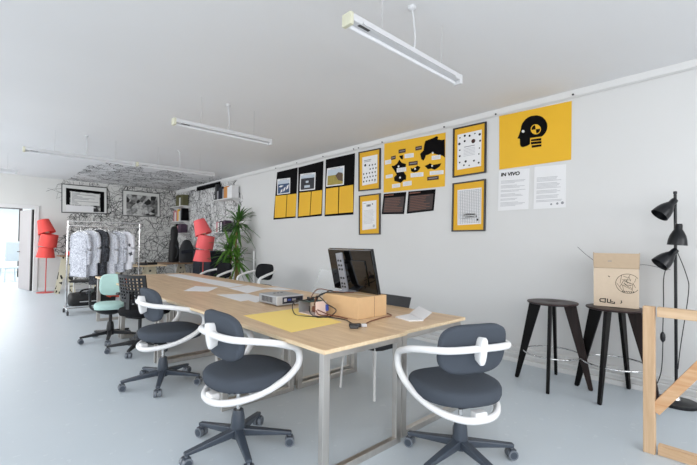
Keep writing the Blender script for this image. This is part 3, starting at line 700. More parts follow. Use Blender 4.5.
for outer, ys_, ph, lab, k in banners:
    t = wall_thing('hanging_banner', outer, lab, 'banner', cb_, GB)
    art('sheet', [outer], 'black', t, .004, .003, cb_)
    for y_ in ys_: art('text_panel', [y_], 'yellow', t, .0072, .0008, cb_)
    for y_ in ys_: art('printed_text', [sub(y_,.08,.08+.8*random.uniform(.7,1),.06+.045*i,.06+.045*i+.012) for i in range(20)], 'yellowm', t, .0081, .0003, cb_)
    p_ = art('photo_print', [ph], 'paper', t, .0072, .0008, cb_)
    s = lambda *a: sub(ph,*a)
    if k == 0:
        art('photo_sky', [s(.06,.94,.10,.34)], 'sky', p_, .0081, .0003, cb_); art('photo_water', [s(.06,.94,.34,.94)], 'photoblue', p_, .0081, .0003, cb_)
        art('photo_shapes', [[bil(ph,a,b) for a,b in ((.25,.9),(.3,.72),(.42,.66),(.4,.84))],[bil(ph,a,b) for a,b in ((.45,.84),(.52,.62),(.66,.55),(.6,.78))],[bil(ph,a,b) for a,b in ((.68,.75),(.75,.5),(.9,.42),(.84,.68))],[bil(ph,a,b) for a,b in ((.1,.5),(.3,.42),(.5,.46),(.3,.55))]], 'paper', p_, .0085, .0003, cb_)
    elif k == 1:
        art('photo_sky', [s(.06,.94,.10,.30)], 'sky', p_, .0081, .0003, cb_); art('photo_scene', [s(.06,.94,.28,.94)], 'photodark', p_, .0081, .0003, cb_)
        art('photo_lights', [s(.38,.56,.44,.56),s(.3,.66,.70,.84)], 'sky', p_, .0085, .0003, cb_)
    else:
        art('photo_sky', [s(.06,.94,.10,.42)], 'sky', p_, .0081, .0003, cb_); art('photo_field', [s(.06,.94,.42,.94)], 'photogreen', p_, .0081, .0003, cb_)
        art('photo_trees', [[bil(ph,a,b) for a,b in ((.5,.45),(.66,.3),(.9,.36),(.94,.8),(.66,.72))]], 'photobrown', p_, .0085, .0003, cb_)
    art('photo_caption', [s(.2,.75,.05,.075)], 'print_', p_, .0081, .0003, cb_)
GF = 'framed yellow prints'
def frame_print(outer, pr, lab, cf, marks):
    t = wall_thing('framed_print', outer, lab, 'framed print', cf, GF)
    d = 5
    inner = sub(outer,.045,.955,.028,.972)
    mb = MB(); L = t.location
    O = [on_x(*cf(p)) for p in outer]; I = [on_x(*cf(p)) for p in inner]
    for i in range(4):
        j = (i+1) % 4; x0 = WX-.024-L.x
        mb.prism([(x0,O[i][0]-L.y,O[i][1]-L.z),(x0,O[j][0]-L.y,O[j][1]-L.z),(x0,I[j][0]-L.y,I[j][1]-L.z),(x0,I[i][0]-L.y,I[i][1]-L.z)],(.022,0,0))
    mb.build('frame', M['frameb'], t)
    art('yellow_mount', [inner], 'yellowm', t, .012, .003, cf)
    p_ = art('print', [pr], 'paper', t, .0155, .001, cf)
    for m, polys in marks(pr):
        if m in ('ink','browntag') and marks is mk3:
            for q in polys: art('icon', [q], m, p_, .0168, .0003, cf)
        else: art('print_marks', polys, m, p_, .0168, .0003, cf)
rnd = random.Random(11)
def dotp(q, a, b, r, asp=.7, n=7): return [bil(q, a+r*math.cos(2*PI*i/n), b+r*asp*math.sin(2*PI*i/n)) for i in range(n)]
def mk1(q):
    yield 'print_', [sub(q,.12,.6,.12,.145), sub(q,.12,.55,.17,.19)]
    yield 'ink', [dotp(q,.10+.19*i+.05*(j%2),.33+.135*j,.045) for j in range(5) for i in range(5) if not (i<2 and j in (0,1)) and .10+.19*i+.05*(j%2) < .95]+[dotp(q,.2,.3,.07)]
    yield 'soft', [dotp(q,.85,.9,.07)]
def mk2(q):
    yield 'print_', [sub(q,.3,.6,.12,.20), sub(q,.08,.3,.06,.075)]
    yield 'ink', [dotp(q,.72,.12,.04), dotp(q,.46,.16,.05)]
    yield 'soft', [sub(q,.1,.1+.8*rnd.uniform(.75,1),.32+.042*i,.332+.042*i) for i in range(12)]+[dotp(q,.83,.90,.08)]
def mk3(q):
    P = [(.1,.1),(.3,.07),(.5,.1),(.72,.07),(.92,.12),(.08,.27),(.3,.22),(.94,.3),(.1,.45),(.92,.5),(.1,.62),(.9,.66),(.1,.8),(.28,.9),(.5,.93),(.7,.82),(.9,.9),(.35,.8)]
    yield 'ink', [dotp(q,a,b,rnd.uniform(.03,.055)) for a,b in P]
    yield 'browntag', [dotp(q,.66,.27,.085,.7,12)]
    yield 'print_', [sub(q,.28,.72,.38,.40)]
    yield 'soft', [sub(q,.26,.74,.44+.04*i,.452+.04*i) for i in range(6)]
def mk4(q):
    yield 'soft', [sub(q,.05,.95,.04+.043*i,.052+.043*i) for i in range(22)]
    yield 'print_', [sub(q,.05+.075*i,.065+.075*i,.03,.97) for i in range(13)]
    yield 'paper', [sub(q,.2,.8,.68,.83)]
    yield 'ink', [sub(q,.26,.74,.71,.735), sub(q,.32,.68,.77,.795), dotp(q,.85,.88,.05), dotp(q,.8,.78,.035)]
c1 = C(355,140,4.657); c2 = C(448,115,3.72)
frame_print([(20,58),(122,38),(120,230),(20,240)],[(37,82),(108,68),(106,200),(37,213)],'upper yellow framed print beside the rightmost banner, with rows of small black icons',c1,mk1)
frame_print([(22,260),(120,248),(120,440),(22,442)],[(37,288),(103,280),(102,412),(37,420)],'lower yellow framed print beside the rightmost banner, with a page of text',c1,mk2)
frame_print([(22,52),(145,25),(143,215),(20,234)],[(38,75),(128,55),(125,190),(37,205)],'upper yellow framed print between map and head posters, icons round its edge',c2,mk3)
frame_print([(20,255),(143,238),(140,432),(16,434)],[(38,280),(127,270),(125,405),(38,410)],'lower yellow framed print between map and head posters, with a dense grid',c2,mk4)
# hanging thread under the lowest print
# map poster
cm = C(380,128,6.643); mo = [(30,105),(437,30),(432,388),(25,430)]
t = wall_thing('map_poster', mo, 'yellow poster with black map silhouettes and white caption boxes', 'poster', cm)
art('sheet', [mo], 'yellow', t, .003, .002, cm)
lands = [[(268,172),(290,150),(296,110),(303,86),(335,74),(356,66),(380,54),(388,62),(384,76),(410,80),(432,76),(433,196),(415,184),(392,180),(365,172),(345,166),(322,178),(306,182),(302,198),(290,217),(276,208)],
 [(130,210),(145,230),(175,240),(172,262),(160,292),(176,318),(174,345),(160,345),(140,365),(118,358),(97,352),(94,330),(112,310),(98,285),(82,262),(78,252),(98,250),(116,235)],
 [(128,186),(156,180),(153,210),(140,206)],
 [(205,264),(216,270),(232,264),(250,250),(270,260),(262,276),(250,290),(228,296),(208,288)],
 [(298,252),(318,244),(334,234),(352,246),(382,240),(410,234),(398,256),(378,270),(362,278),(345,270),(320,274)]]
for L_ in lands: art('map_silhouette', [L_], 'black', t, .0052, .0004, cm)
for a in ((35,213,76,240),(165,170,226,198),(345,182,404,210),(113,264,176,292),(205,297,290,325),(332,284,424,310),(40,310,86,332),(82,371,136,396),(154,354,212,384)):
    p = [(a[0],a[1]+4),(a[2],a[1]-4),(a[2],a[3]-4),(a[0],a[3]+4)]
    c_ = art('caption_box', [p], 'paper', t, .0058, .0004, cm)
    art('caption_text', [sub(p,.08,.9,.2+.25*i,.28+.25*i) for i in range(3)], 'soft', c_, .0063, .0003, cm)
for a in ((75,186,106,210),(125,141,172,166),(237,121,280,147),(192,222,252,248),(315,321,392,346)):
    p = [(a[0],a[1]+4),(a[2],a[1]-4),(a[2],a[3]-4),(a[0],a[3]+4)]
    c_ = art('name_tag', [p], 'browntag', t, .0058, .0004, cm); art('tag_text', [sub(p,.12,.88,.38,.58)], 'print_', c_, .0063, .0003, cm)
art('map_point', [[(x+6*math.cos(i*PI/4),y+7*math.sin(i*PI/4)) for i in range(8)] for x,y in ((352,166),(125,256),(135,330),(235,272),(348,252))], 'paper', t, .0062, .0004, cm)
cn = C(370,110,3.577)
for q, lab in (([(50,300),(130,293),(122,372),(42,373)],'left dark brown text sheet under the map poster'),([(138,292),(235,283),(228,360),(132,371)],'right dark brown text sheet under the map poster, the wider one')):
    t = wall_thing('brown_text_sheet', q, lab, 'text sheet', cn, 'dark brown text sheets')
    art('sheet', [q], 'black', t, -.001, .0055, cn)
    art('text_block', [sub(q,.06,.94,.2,.92)], 'brown', t, .0047, .0004, cn)
    art('text_lines', [sub(q,.1,.1+.8*rnd.uniform(.6,1),.24+.075*i,.265+.075*i) for i in range(9)]+[sub(q,.05,.45,.06,.11)], 'wirebr', t, .0052, .0003, cn)
# head poster
hq = [(499.4,116.3),(571.9,101),(571.3,159.7),(499.4,169.7)]
t = wall_thing('head_poster', hq, 'yellow poster of a black test dummy head in profile', 'poster')
art('sheet', [hq], 'yellow', t, .003, .002)
ch = C(510,100,8.46)
hd_ = [(92,252),(96,225),(105,200),(130,166),(155,147),(180,136),(225,130),(255,135),(280,147),(303,172),(316,198),(319,222),(315,250),(303,277),(285,298),(268,310),(172,322),(171,374),(145,390),(110,400),(93,394),(86,378),(85,330),(64,326),(78,294)]
art('head_silhouette', [hd_], 'black', t, .0052, .0004, ch)
art('neck_ring', [[(182,334),(266,322),(266,343),(176,350)],[(178,357),(268,347),(268,368),(178,377)],[(184,385),(268,375),(268,393),(186,405)]], 'black', t, .0052, .0004, ch)
circ = lambda x,y,r,a0=0,a1=2*PI,n=20: [(x+r*math.cos(a0+(a1-a0)*i/n), y-r*1.0*math.sin(a0+(a1-a0)*i/n)) for i in range(n+(0 if a1-a0 > 6 else 1))]
art('target_disc', [circ(220,249,43)], 'yellow', t, .0058, .0004, ch)
art('target_quadrants', [[(220,249)]+circ(220,249,36,PI*.5+.15,PI+.15,8), [(220,249)]+circ(220,249,36,PI*1.5+.15,2*PI+.15,8)], 'black', t, .0064, .0004, ch)
art('eye', [circ(113,266,12)], 'paper', t, .0058, .0004, ch)
cs = C(495,160,8.45)
sl, sr = [(35,90),(290,72),(282,414),(25,430)], [(335,60),(600,36),(598,400),(327,415)]
tl = wall_thing('text_sheet', sl, 'left white text sheet below the head poster, headed IN VIVO', 'text sheet', cs, 'white text sheets')
art('sheet', [sl], 'paper', tl, -.001, .007, cs)
art('printed_text', [sub(sl,.08,.08+.82*rnd.uniform(.55,1),b+.028*i,b+.028*i+.012) for b, n in ((.26,3),(.38,3),(.50,2),(.59,3),(.71,2),(.80,4)) for i in range(n)], 'soft', tl, .0062, .0003, cs)
tr_ = wall_thing('text_sheet', sr, 'right white text sheet below the head poster, with small marks at its foot', 'text sheet', cs, 'white text sheets')
art('sheet', [sr], 'paper', tr_, -.001, .007, cs)
art('printed_text', [sub(sr,.08,.08+.82*rnd.uniform(.75,1),b+.028*i,b+.028*i+.012) for b, n in ((.26,4),(.40,5),(.57,3),(.69,3),(.80,2)) for i in range(n)], 'soft', tr_, .0062, .0003, cs)
art('foot_marks', [dotp(sr,.55,.91,.035),dotp(sr,.74,.90,.04),dotp(sr,.9,.89,.05)], 'print_', tr_, .0062, .0003, cs)
def lettering(body, p_left, p_right, height, t, m, name='lettering'):
    cu = bpy.data.curves.new(name,'FONT'); cu.body = body; cu.extrude = .0003; cu.offset = .05; cu.shear = .12
    ob = bpy.data.objects.new(name, cu); COL.objects.link(ob); bpy.context.view_layer.update()
    me = bpy.data.meshes.new_from_object(ob.evaluated_get(bpy.context.evaluated_depsgraph_get())); bpy.data.objects.remove(ob)
    xs = [v.co.x for v in me.vertices]; ys = [v.co.y for v in me.vertices]; x0, x1, y0, y1 = min(xs), max(xs), min(ys), max(ys)
    (ya, za), (yb, zb) = p_left, p_right; L = t.location
    for v in me.vertices:
        a = (v.co.x-x0)/(x1-x0); b = (v.co.y-y0)/(y1-y0)
        v.co = (WX-.0066+v.co.z*0-L.x-(.0003 if v.co.z > 0 else 0), ya+(yb-ya)*a-L.y, za+(zb-za)*a+b*height-L.z)
    me.materials.clear(); me.materials.append(m); o = bpy.data.objects.new(name, me); COL.objects.link(o); o.parent = t; return o
a_, b_ = on_x(*cs((52,141))), on_x(*cs((212,128)))
lettering('IN VIVO', a_, b_, abs(on_x(*cs((52,110)))[1]-a_[1]), tl, M['ink'])
# pins on the rail above the posters
for (u, v), lab in zip([(277.3,168.5),(298.3,163.2),(324.6,156.8),(355.3,149.4),(360.2,148.3),(383.8,142.6),(445.8,127.6),(497.3,115),(574.3,95.6)],
    ['far top corner of the leftmost banner','gap between leftmost and middle banner','gap between middle and rightmost banner','near top corner of the rightmost banner','far top corner of the upper icon print','far top corner of the map poster','near top corner of the map poster','far top corner of the head poster','near top corner of the head poster']):
    y, zz = on_x(u, v); zz = min(zz, WZ-.02)
    o = MB().lathe([(.003,0),(.003,.012),(.011,.014),(.011,.022),(.004,.026)],n=10,mtx=Matrix.Rotation(-PI/2,3,'Y')).build('wall_pin', M['dark'], smooth=40, loc=(WX-.024 if zz > WZ-.08 else WX-.001, y, zz))
    tag(o, 'small dark pin on the rail at the '+lab, 'pin', 'pins along the picture rail')

# ================================================================ far corner: back wall pictures
def back_art(name, polys, m, t, off, th, cf):
    mb = MB(); L = root_loc(t)
    for p in polys:
        q = [on_y(*cf(x)) for x in p]; mb.prism([(x-L.x, WY-off-th-L.y, z-L.z) for x, z in q], (0,th,0))
    return mb.build(name, M[m], t)
cp_ = C(60,180,5.81)
for outer, inner, lab, k in (([(8,20),(275,44),(275,198),(8,190)],[(34,46),(256,70),(256,188),(34,180)],'left framed picture on the scribbled back wall, a pale facade with dark borders',0),
                      ([(362,56),(580,78),(583,217),(362,208)],[(385,82),(566,98),(566,211),(385,203)],'right framed picture on the scribbled back wall, a dense black and white collage',1)):
    xs, zs = zip(*[on_y(*cp_(p)) for p in outer])
    t = thing('wall_picture', lab, 'picture', (sum(xs)/4, WY-.002, sum(zs)/4), 0, 'pictures on the back wall')
    back_art('frame', [outer], 'framegrey', t, 0, .018, cp_); back_art('mount', [sub(outer,.02,.98,.03,.97)], 'passe', t, .018, .001, cp_)
    if k == 0:
        p_ = back_art('picture', [inner], 'collage2', t, .019, .001, cp_)
        back_art('dark_border', [sub(inner,0,1,0,.12),sub(inner,0,.1,.1,.72),sub(inner,.9,1,.1,1)], 'black', p_, .020, .001, cp_)
        back_art('pale_facade', [sub(inner,.12,.88,.14,.7)], 'passe', p_, .020, .0008, cp_); back_art('bright_ground', [sub(inner,0,.72,.74,1)], 'paper', p_, .020, .0008, cp_)
        back_art('facade_lines', [sub(inner,.15,.15+.7*rnd.random(),.18+.05*i,.2+.05*i) for i in range(10)], 'print_', p_, .021, .0005, cp_)
    else: back_art('picture', [inner], 'collage', t, .019, .001, cp_)

# ================================================================ scribbled line mural over the far corner
def mural():
    rg = random.Random(5); mb = MB()
    top = lambda x: 9.55+.35*math.sin(x*5.1)+.25*math.sin(x*11.3+1)
    def inside(face, a, b):
        if face == 'back': return a > 1.55+.25*math.sin(b*4)+.15*math.sin(b*9) and a < WX and .12 < b < WZ
        if face == 'right': return a > 8.75+.2*math.sin(b*5)+.12*math.sin(b*12) and a < WY and .16 < b < WZ-.09
        return a > 1.65 and a < WX and b > top(a) and b < WY
    def P(face, a, b, e):
        if face == 'back': return (a, WY-e, b)
        if face == 'right': return (WX-e, a, b)
        return (a, b, WZ-e)
    for face, n, (a0, a1, b0, b1) in (('back',330,(1.5,WX,.1,WZ)),('right',400,(8.6,WY,.15,WZ)),('ceiling',210,(1.6,WX,9.2,WY))):
        for s in range(n):
            a, b = rg.uniform(a0,a1), rg.uniform(b0,b1); th = rg.uniform(0,2*PI); ka = rg.uniform(-7,7); w = rg.choice((.005,.0065,.008,.012))*(1.35 if face == 'ceiling' else 1.0); e = .0006+.0000022*s
            L = rg.randint(24,60); prev = None
            for k in range(L):
                if rg.random() < .12: ka = rg.uniform(-16,16)
                if rg.random() < .03: th += rg.uniform(-1.8,1.8)
                th += ka*.035; a += math.cos(th)*.035; b += math.sin(th)*.035
                if not inside(face,a,b): prev = None; th += .9; continue
                nx, ny = -math.sin(th)*w/2, math.cos(th)*w/2
                cur = (P(face,a-nx,b-ny,e), P(face,a+nx,b+ny,e))
                if prev: mb.add([prev[0],prev[1],cur[1],cur[0]],[(0,1,2,3)])
                prev = cur
    o = mb.build('line_mural', M['mural']); o['kind'] = 'stuff'
    tag(o, 'tangled black line mural scribbled over walls and ceiling of the far corner', 'mural')
M['mural'] = mat('mural_ink','2c2d2f',.8,0,.1)
mural()

# ================================================================ red floor lamps
def shade(t, c, r0, r1, h, tilt, az, m):
    R = (Matrix.Rotation(math.radians(az),3,'Z')@Matrix.Rotation(math.radians(tilt),3,'Y'))
    s = MB().lathe([(r1,-h/2),(r0,h/2),(r0-.004,h/2),(r1-.004,-h/2)], c, 32, R, caps=False); s.build('lamp_shade', M[m], t, smooth=40)
def red_lamp(loc, label, m, az):
    t = thing('shade_floor_lamp', label, 'lamp', loc, 0, 'floor lamps of three stacked shades')
    MB().lathe([(.19,0),(.19,.012),(.02,.02)], n=36).build('base', M['redd'], t, smooth=40)
    MB().cyl((0,0,.015),(0,0,1.80),.012,n=12).build('pole', M['redd'], t, smooth=40)
    d = Vector((math.cos(math.radians(az)), math.sin(math.radians(az)), 0))
    shade(t, Vector((0,0,1.03))-d*.015, .15, .20, .26, 4, az, m)
    shade(t, Vector((0,0,1.34))+d*.045, .185, .195, .31, 11, az, m)
    shade(t, Vector((0,0,1.69))-d*.055, .125, .19, .35, -19, az, m)
    for z in (1.18,1.53): MB().lathe([(.05,0),(.05,.03),(.02,.04)],(0,0,z),14).build('shade_holder', M['inner'], t, smooth=40)
red_lamp((1.20,12.62,0), 'red floor lamp of three stacked tilted shades beside the doorway', 'red', -43)
red_lamp((3.74,8.92,0), 'coral floor lamp of three stacked tilted shades beside the tall plant', 'coral', -43)

# ================================================================ clothes rack
t = thing('garment_rack', 'chrome rolling garment rack hung with printed coats', 'garment rack', (1.73,8.72,0))
for s in (-1,1):
    x = s*.60
    MB().tube([(x,0,.10),(x,0,1.70)],.0125,10).build('upright', M['chrome'], t, smooth=50)
    ft = MB().tube([(x,-.24,.10),(x,.24,.10)],.0125,10).build('foot_bar', M['chrome'], t, smooth=50)
    for y in (-.22,.22):
        c = MB().cyl((x-.014,y,.036),(x+.014,y,.036),.036,n=16); c.cyl((x,y,.05),(x,y,.10),.008,n=8); c.build('caster', M['dark'], ft, smooth=40)
MB().tube([(-.62,0,1.70),(.62,0,1.70)],.0125,10).build('top_bar', M['chrome'], t, smooth=50)
MB().tube([(-.60,-.10,1.61),(.60,-.10,1.61)],.0125,10).build('hanging_bar', M['chrome'], t, smooth=50)
for s in (-1,1): MB().tube([(s*.60,0,1.61),(s*.60,-.1,1.61)],.01,8).build('bar_arm', M['chrome'], t, smooth=50)
for z, y in ((.115,-.16),(.115,.16)): MB().tube([(-.6,y,z),(.6,y,z)],.011,8).build('shelf_bar', M['chrome'], t, smooth=50)
def garment(x, thick, ztop, zbot, m, label, width=.34, sleeve=True, seed=0):
    rg = random.Random(seed); g = thing('hanging_garment', label, 'garment', (x,8.62,0), math.radians(44+rg.uniform(-6,6)), 'garments on the rack')
    N = 28; rings = []; ph = [rg.uniform(0,6) for _ in range(3)]
    for f, w, d in ((0,.16,.05),(.02,.30,.08),(.055,.42,.11),(.10,.445,.14),(.25,.44,.15),(.5,.45,.155),(.75,.465,.16),(1,.48,.17)):
        z = ztop+(zbot-ztop)*f; r = []
        for i in range(N):
            a = 2*PI*i/N; fold = 1+.16*f*math.sin(5*a+ph[0])+.10*f*math.sin(8*a+ph[1])
            r.append(Vector((math.copysign(abs(math.cos(a))**.7,math.cos(a))*d/2*thick/.15*fold, math.copysign(abs(math.sin(a))**.7,math.sin(a))*w/2*width/.46*(1+.04*f*math.sin(6*a+ph[2])), z+(.015*math.sin(3*a) if f == 1 else 0))))
        rings.append(r)
    MB().loft(rings).build('body', M[m], g, smooth=60)
    if sleeve:
        for s in (-1,1):
            y = s*width*.46
            MB().tube(spline([(0,y*.86,ztop-.05),(.015,y*1.06,ztop-.14),(.02,y*1.12,ztop-.35),(.01,y*1.08,ztop-.60)],4),[.050]*5+[.048]*4+[.046]*4,12,flat=(.9,.8)).build('sleeve', M[m], g, smooth=60)
    h = MB(); h.tube(spline([(0,-.16,ztop-.045),(0,-.08,ztop+.0),(0,0,ztop+.02),(0,.08,ztop),(0,.16,ztop-.045)],3),.007,8)
    h.tube(spline([(0,0,ztop+.02),(0,0,1.585),(.012,0,1.63),(0,0,1.632),(-.012,0,1.622)],4),.003,6); h.build('hanger', M['chrome'], g, smooth=60)
garment(1.31,.10,1.50,.68,'coat','grey line-printed coat at the left end of the garment rack',seed=1)
garment(1.44,.10,1.53,.70,'coat2','pale line-printed coat hanging just left of the black garment',seed=2)
garment(1.60,.115,1.55,.52,'coatb','black garment hanging between the pale coats on the rack',width=.32,seed=4)
garment(1.75,.10,1.50,.48,'coat2','long white garment hanging just right of the black one',width=.32,seed=5)
garment(1.89,.10,1.52,.75,'coat','pale printed coat hanging left of the spotted tunic',seed=6)
garment(2.03,.10,1.53,.80,'tunic','white tunic with dark spots at the right end of the rack',seed=7)
# holdall on the rack's shelf bars
t = thing('holdall_bag', 'black holdall bag lying on the bottom bars of the garment rack', 'bag', (1.46,8.70,.127))
rings = [[Vector((x, y*s, .13+z*s)) for y, z in sup(.19,.13,2.6,24)] for x, s in ((-.30,.55),(-.285,.8),(-.25,.95),(-.1,1),(.15,.97),(.33,.92),(.37,.75),(.385,.5))]
MB().loft(rings).build('body', M['bag'], t, smooth=55)
MB().tube(spline([(-.14,-.16,.19),(-.13,-.15,.29),(0,-.12,.315),(.13,-.15,.29),(.14,-.16,.19)],5),.01,8,flat=(.5,1.5)).build('handle', M['bag'], t, smooth=55)
MB().box((.0,-.191,.10),(.30,.012,.014)).build('zip', M['silverl'], t)

# ================================================================ trestle tables in the far corner
def trestle(t, x, w, h, sy=0):
    for s in (-1,1):
        MB().prism([(x-.03*s*0-.012, sy-w*.18, h),(x-.012, sy+w*.18, h),(x-.012, sy+w*.5, 0),(x-.012, sy+w*.36, 0),(x-.012,sy+w*.1,h*.35),(x-.012,sy-w*.1,h*.35),(x-.012, sy-w*.36, 0),(x-.012, sy-w*.5, 0)],(.024,0,0)) if False else None
    a = MB().prism([(x-w*.2,sy,h),(x+w*.2,sy,h),(x+w*.5,sy-.12,0),(x+w*.30,sy-.12,0),(x+w*.12,sy-.07,h*.42),(x-w*.12,sy-.07,h*.42),(x-w*.30,sy-.12,0),(x-w*.5,sy-.12,0)],(0,-.018,0)).build('trestle_panel', M['cream'], t)
    b = MB().prism([(x-w*.2,sy,h),(x+w*.2,sy,h),(x+w*.5,sy+.12,0),(x+w*.30,sy+.12,0),(x+w*.12,sy+.07,h*.42),(x-w*.12,sy+.07,h*.42),(x-w*.30,sy+.12,0),(x-w*.5,sy+.12,0)],(0,.018,0)).build('trestle_panel', M['cream'], t)
t = thing('trestle_table', 'high oak trestle table on cutout cream trestles behind the garment rack', 'table', (1.98,12.25,0))
MB().box((0,0,.945),(1.16,.6,.025)).build('tabletop', M['oakdark'], t, bevel=.003)
trestle(t,-.42,.42,.932); trestle(t,.38,.42,.932)
o = MB().lathe([(.05,0),(.07,.02),(.075,.06),(.045,.10),(.02,.11)],n=18).build('red_pot', M['red'], smooth=50, loc=(1.62,12.2,.958)); tag(o,'small red pot on the end of the high trestle table','pot')
t = thing('trestle_table', 'light oak trestle table between the garment rack and the far desk', 'table', (2.75,10.75,0))
MB().box((0,0,.735),(1.36,.7,.03)).build('tabletop', M['oakedge'], t, bevel=.003)
trestle(t,-.38,.44,.719); trestle(t,.42,.44,.719)
t = thing('trestle_table', 'brown topped desk in the scribbled corner carrying black bags', 'table', (3.84,11.66,0))
MB().box((0,0,.735),(1.34,.93,.03)).build('tabletop', M['oakdark'], t, bevel=.003)
trestle(t,-.52,.40,.719); trestle(t,.40,.40,.719)
# cutlery-like small black tools on the light trestle table
for k, (x, y, a, l) in enumerate(((2.35,10.6,.3,.16),(2.62,10.7,1.1,.2),(2.9,10.55,-.4,.22),(3.15,10.7,.2,.28))):
    mb = MB(); d = Vector((math.cos(a),math.sin(a),0))
    mb.box((0,0,.03),(l,.05,.06),rz=a); mb.cyl(d*l*.3+Vector((0,0,.06)),d*l*.3+Vector((0,0,.12)),.02,n=10)
    tag(mb.build('hand_tool', M['blackp'], loc=(x,y,.7505), bevel=.004), ['leftmost small black tool on the light trestle table','second small black tool from the left on the light trestle table','third small black tool from the left on the light trestle table','rightmost and longest black tool on the light trestle table'][k], 'tool', 'black tools on the trestle table')
t = thing('padded_bag', 'tall rounded black bag standing on the brown desk in the corner', 'bag', (4.09,11.84,.7505))
rings = [[Vector((x*s+.0, y*s, z)) for x, y in sup(.14,.125,2.6,24)] for z, s in ((0,.95),(.05,1.05),(.3,1.0),(.55,.9),(.63,.72),(.68,.62),(.80,.72),(.93,.70),(1.02,.55),(1.05,.25))]
MB().loft(rings).build('body', M['bag'], t, smooth=55)
MB().tube(spline([(.0,-.13,.5),(.03,-.20,.4),(.03,-.19,.2),(0,-.135,.1)],4),.015,8).build('strap', M['bagg'], t, smooth=55)
t = thing('cloth_bundle', 'bundle of charcoal cloth piled beside the tall black bag', 'cloth bundle', (4.30,11.42,.7505))
rings = [[Vector((x*s*(1+.1*math.sin(4*math.atan2(y,x)+z*9)), y*s, z)) for x, y in sup(.20,.14,2.4,28)] for z, s in ((0,.9),(.08,1.02),(.2,.95),(.34,1.0),(.45,.85),(.55,.72),(.63,.5),(.66,.2))]
MB().loft(rings).build('body', M['bagg'], t, smooth=55)
MB().bar((-.20,-.13,.30),(.20,-.14,.34),.03,.10).build('folded_edge', M['navy'], t, bevel=.02)
t = thing('desk_printer', 'low white printer on the floor box under the brown corner desk', 'printer', (3.95,11.7,.301))
MB().box((0,0,.06),(.46,.36,.12)).build('body', M['paint'], t, bevel=.012)
MB().box((0,-.2,.045),(.3,.08,.012)).build('paper_tray', M['silverl'], t)
MB().box((0,0,.1225),(.40,.28,.005)).build('lid', M['silver'], t)
o = MB().box((0,0,.15),(.6,.46,.30)).build('floor_box', M['navy'], bevel=.01, loc=(3.95,11.7,0)); tag(o,'dark floor box supporting the white printer under the corner desk','box')
# navy cabinet behind the plant
t = thing('dark_cabinet', 'low dark blue cabinet against the right wall behind the plant', 'cabinet', (4.30,9.85,0))
MB().box((0,0,.56),(.42,1.1,1.12)).build('carcass', M['navy'], t, bevel=.006)
for s in (-1,1):
    d_ = MB().box((-.216,s*.27,.57),(.012,.52,1.04)).build('door', M['navy'], t, bevel=.003); MB().box((-.228,s*.05,.65),(.014,.014,.14)).build('handle', M['dark'], d_)
# plain chair in front of the high trestle table
t = thing('tubular_chair', 'cream tube-framed chair with a dark seat behind the garment rack', 'chair', (1.62,10.35,0), heading(200))
MB().box((0,0,.45),(.40,.40,.04)).build('seat', M['bag'], t, bevel=.015)
MB().tube(spline([(-.19,-.2,0),(-.19,-.2,.45),(-.185,-.24,.72),(-.12,-.25,.80),(.12,-.25,.80),(.185,-.24,.72),(.19,-.2,.45),(.19,-.2,0)],4),.012,8).build('rear_frame', M['passe'], t, smooth=50)
for s in (-1,1): MB().tube([(s*.19,.19,0),(s*.19,.19,.44)],.012,8).build('leg', M['passe'], t, smooth=50)
MB().tube([(-.17,-.247,.62),(.17,-.247,.62)],.010,8).build('back_rail', M['passe'], t)

# ================================================================ wall shelves and what stands on them
def shelf(y0, y1, z, label, d=.24):
    t = thing('wall_shelf', label, 'shelf', (WX-d/2-.001,(y0+y1)/2,z), 0, 'white wall shelves in the corner')
    MB().box((0,0,-.012),(d,y1-y0,.024)).build('board', M['trim'], t, bevel=.003)
    for s in (-1,1): MB().prism([(d/2-.002,s*(y1-y0)*.38-.006,-.024),(-d*.3,s*(y1-y0)*.38-.006,-.024),(d/2-.002,s*(y1-y0)*.38-.006,-.14)],(0,.012,0)).build('bracket', M['paint'], t)
palette = {'navy':'navy','grey':'silver','orange':'orange_book','white':'paper','black':'black','pink':'pink_book','yellow':'yellow','olive':'olive_file','purple':'purple_book','green':'green_book','cream':'passe'}
M['orange_book']=mat('orange_book','c98a4c',.6); M['pink_book']=mat('pink_book','c98b93',.6); M['olive_file']=mat('olive_file','5c5b3c',.6); M['purple_book']=mat('purple_book','4e3c50',.6); M['green_book']=mat('green_book','5f8a63',.6)
def books(y0, z, specs, where, group, kind='book'):
    y = y0
    for i, (c, th, h) in enumerate(specs):
        t = thing('book', '%s %s %s' % (c, kind, where(i)), kind, (WX-.125, y+th/2, z), 0, group)
        cm_ = M[palette[c]]
        cv = MB(); cv.box((-.088,0,h/2),(.004,th-.002,h)); cv.box((0,th/2-.003,h/2),(.175,.003,h)); cv.box((0,-th/2+.003,h/2),(.175,.003,h)); cv.build('cover', cm_, t)
        MB().box((.004,0,h/2),(.168,th-.009,h-.012)).build('pages', M['paper'], t)
        y += th+.004
shelf(8.70,9.72,2.43,'upper white wall shelf just left of the plant top')
books(8.76,2.4305,[('white',.14,.29),('white',.10,.27),('orange',.09,.30),('orange',.09,.28),('grey',.07,.25),('navy',.12,.31),('navy',.10,.30),('grey',.08,.22)],lambda i:'on the upper shelf by the plant, '+['nearest the camera','second from the near end','third from the near end','behind its orange twin','fifth, between orange and navy','sixth, the taller navy one','seventh, the thinner navy one','at the far end'][i],'books on the upper shelf by the plant')
shelf(9.05,9.90,1.60,'lower white wall shelf level with the coral lamp top')
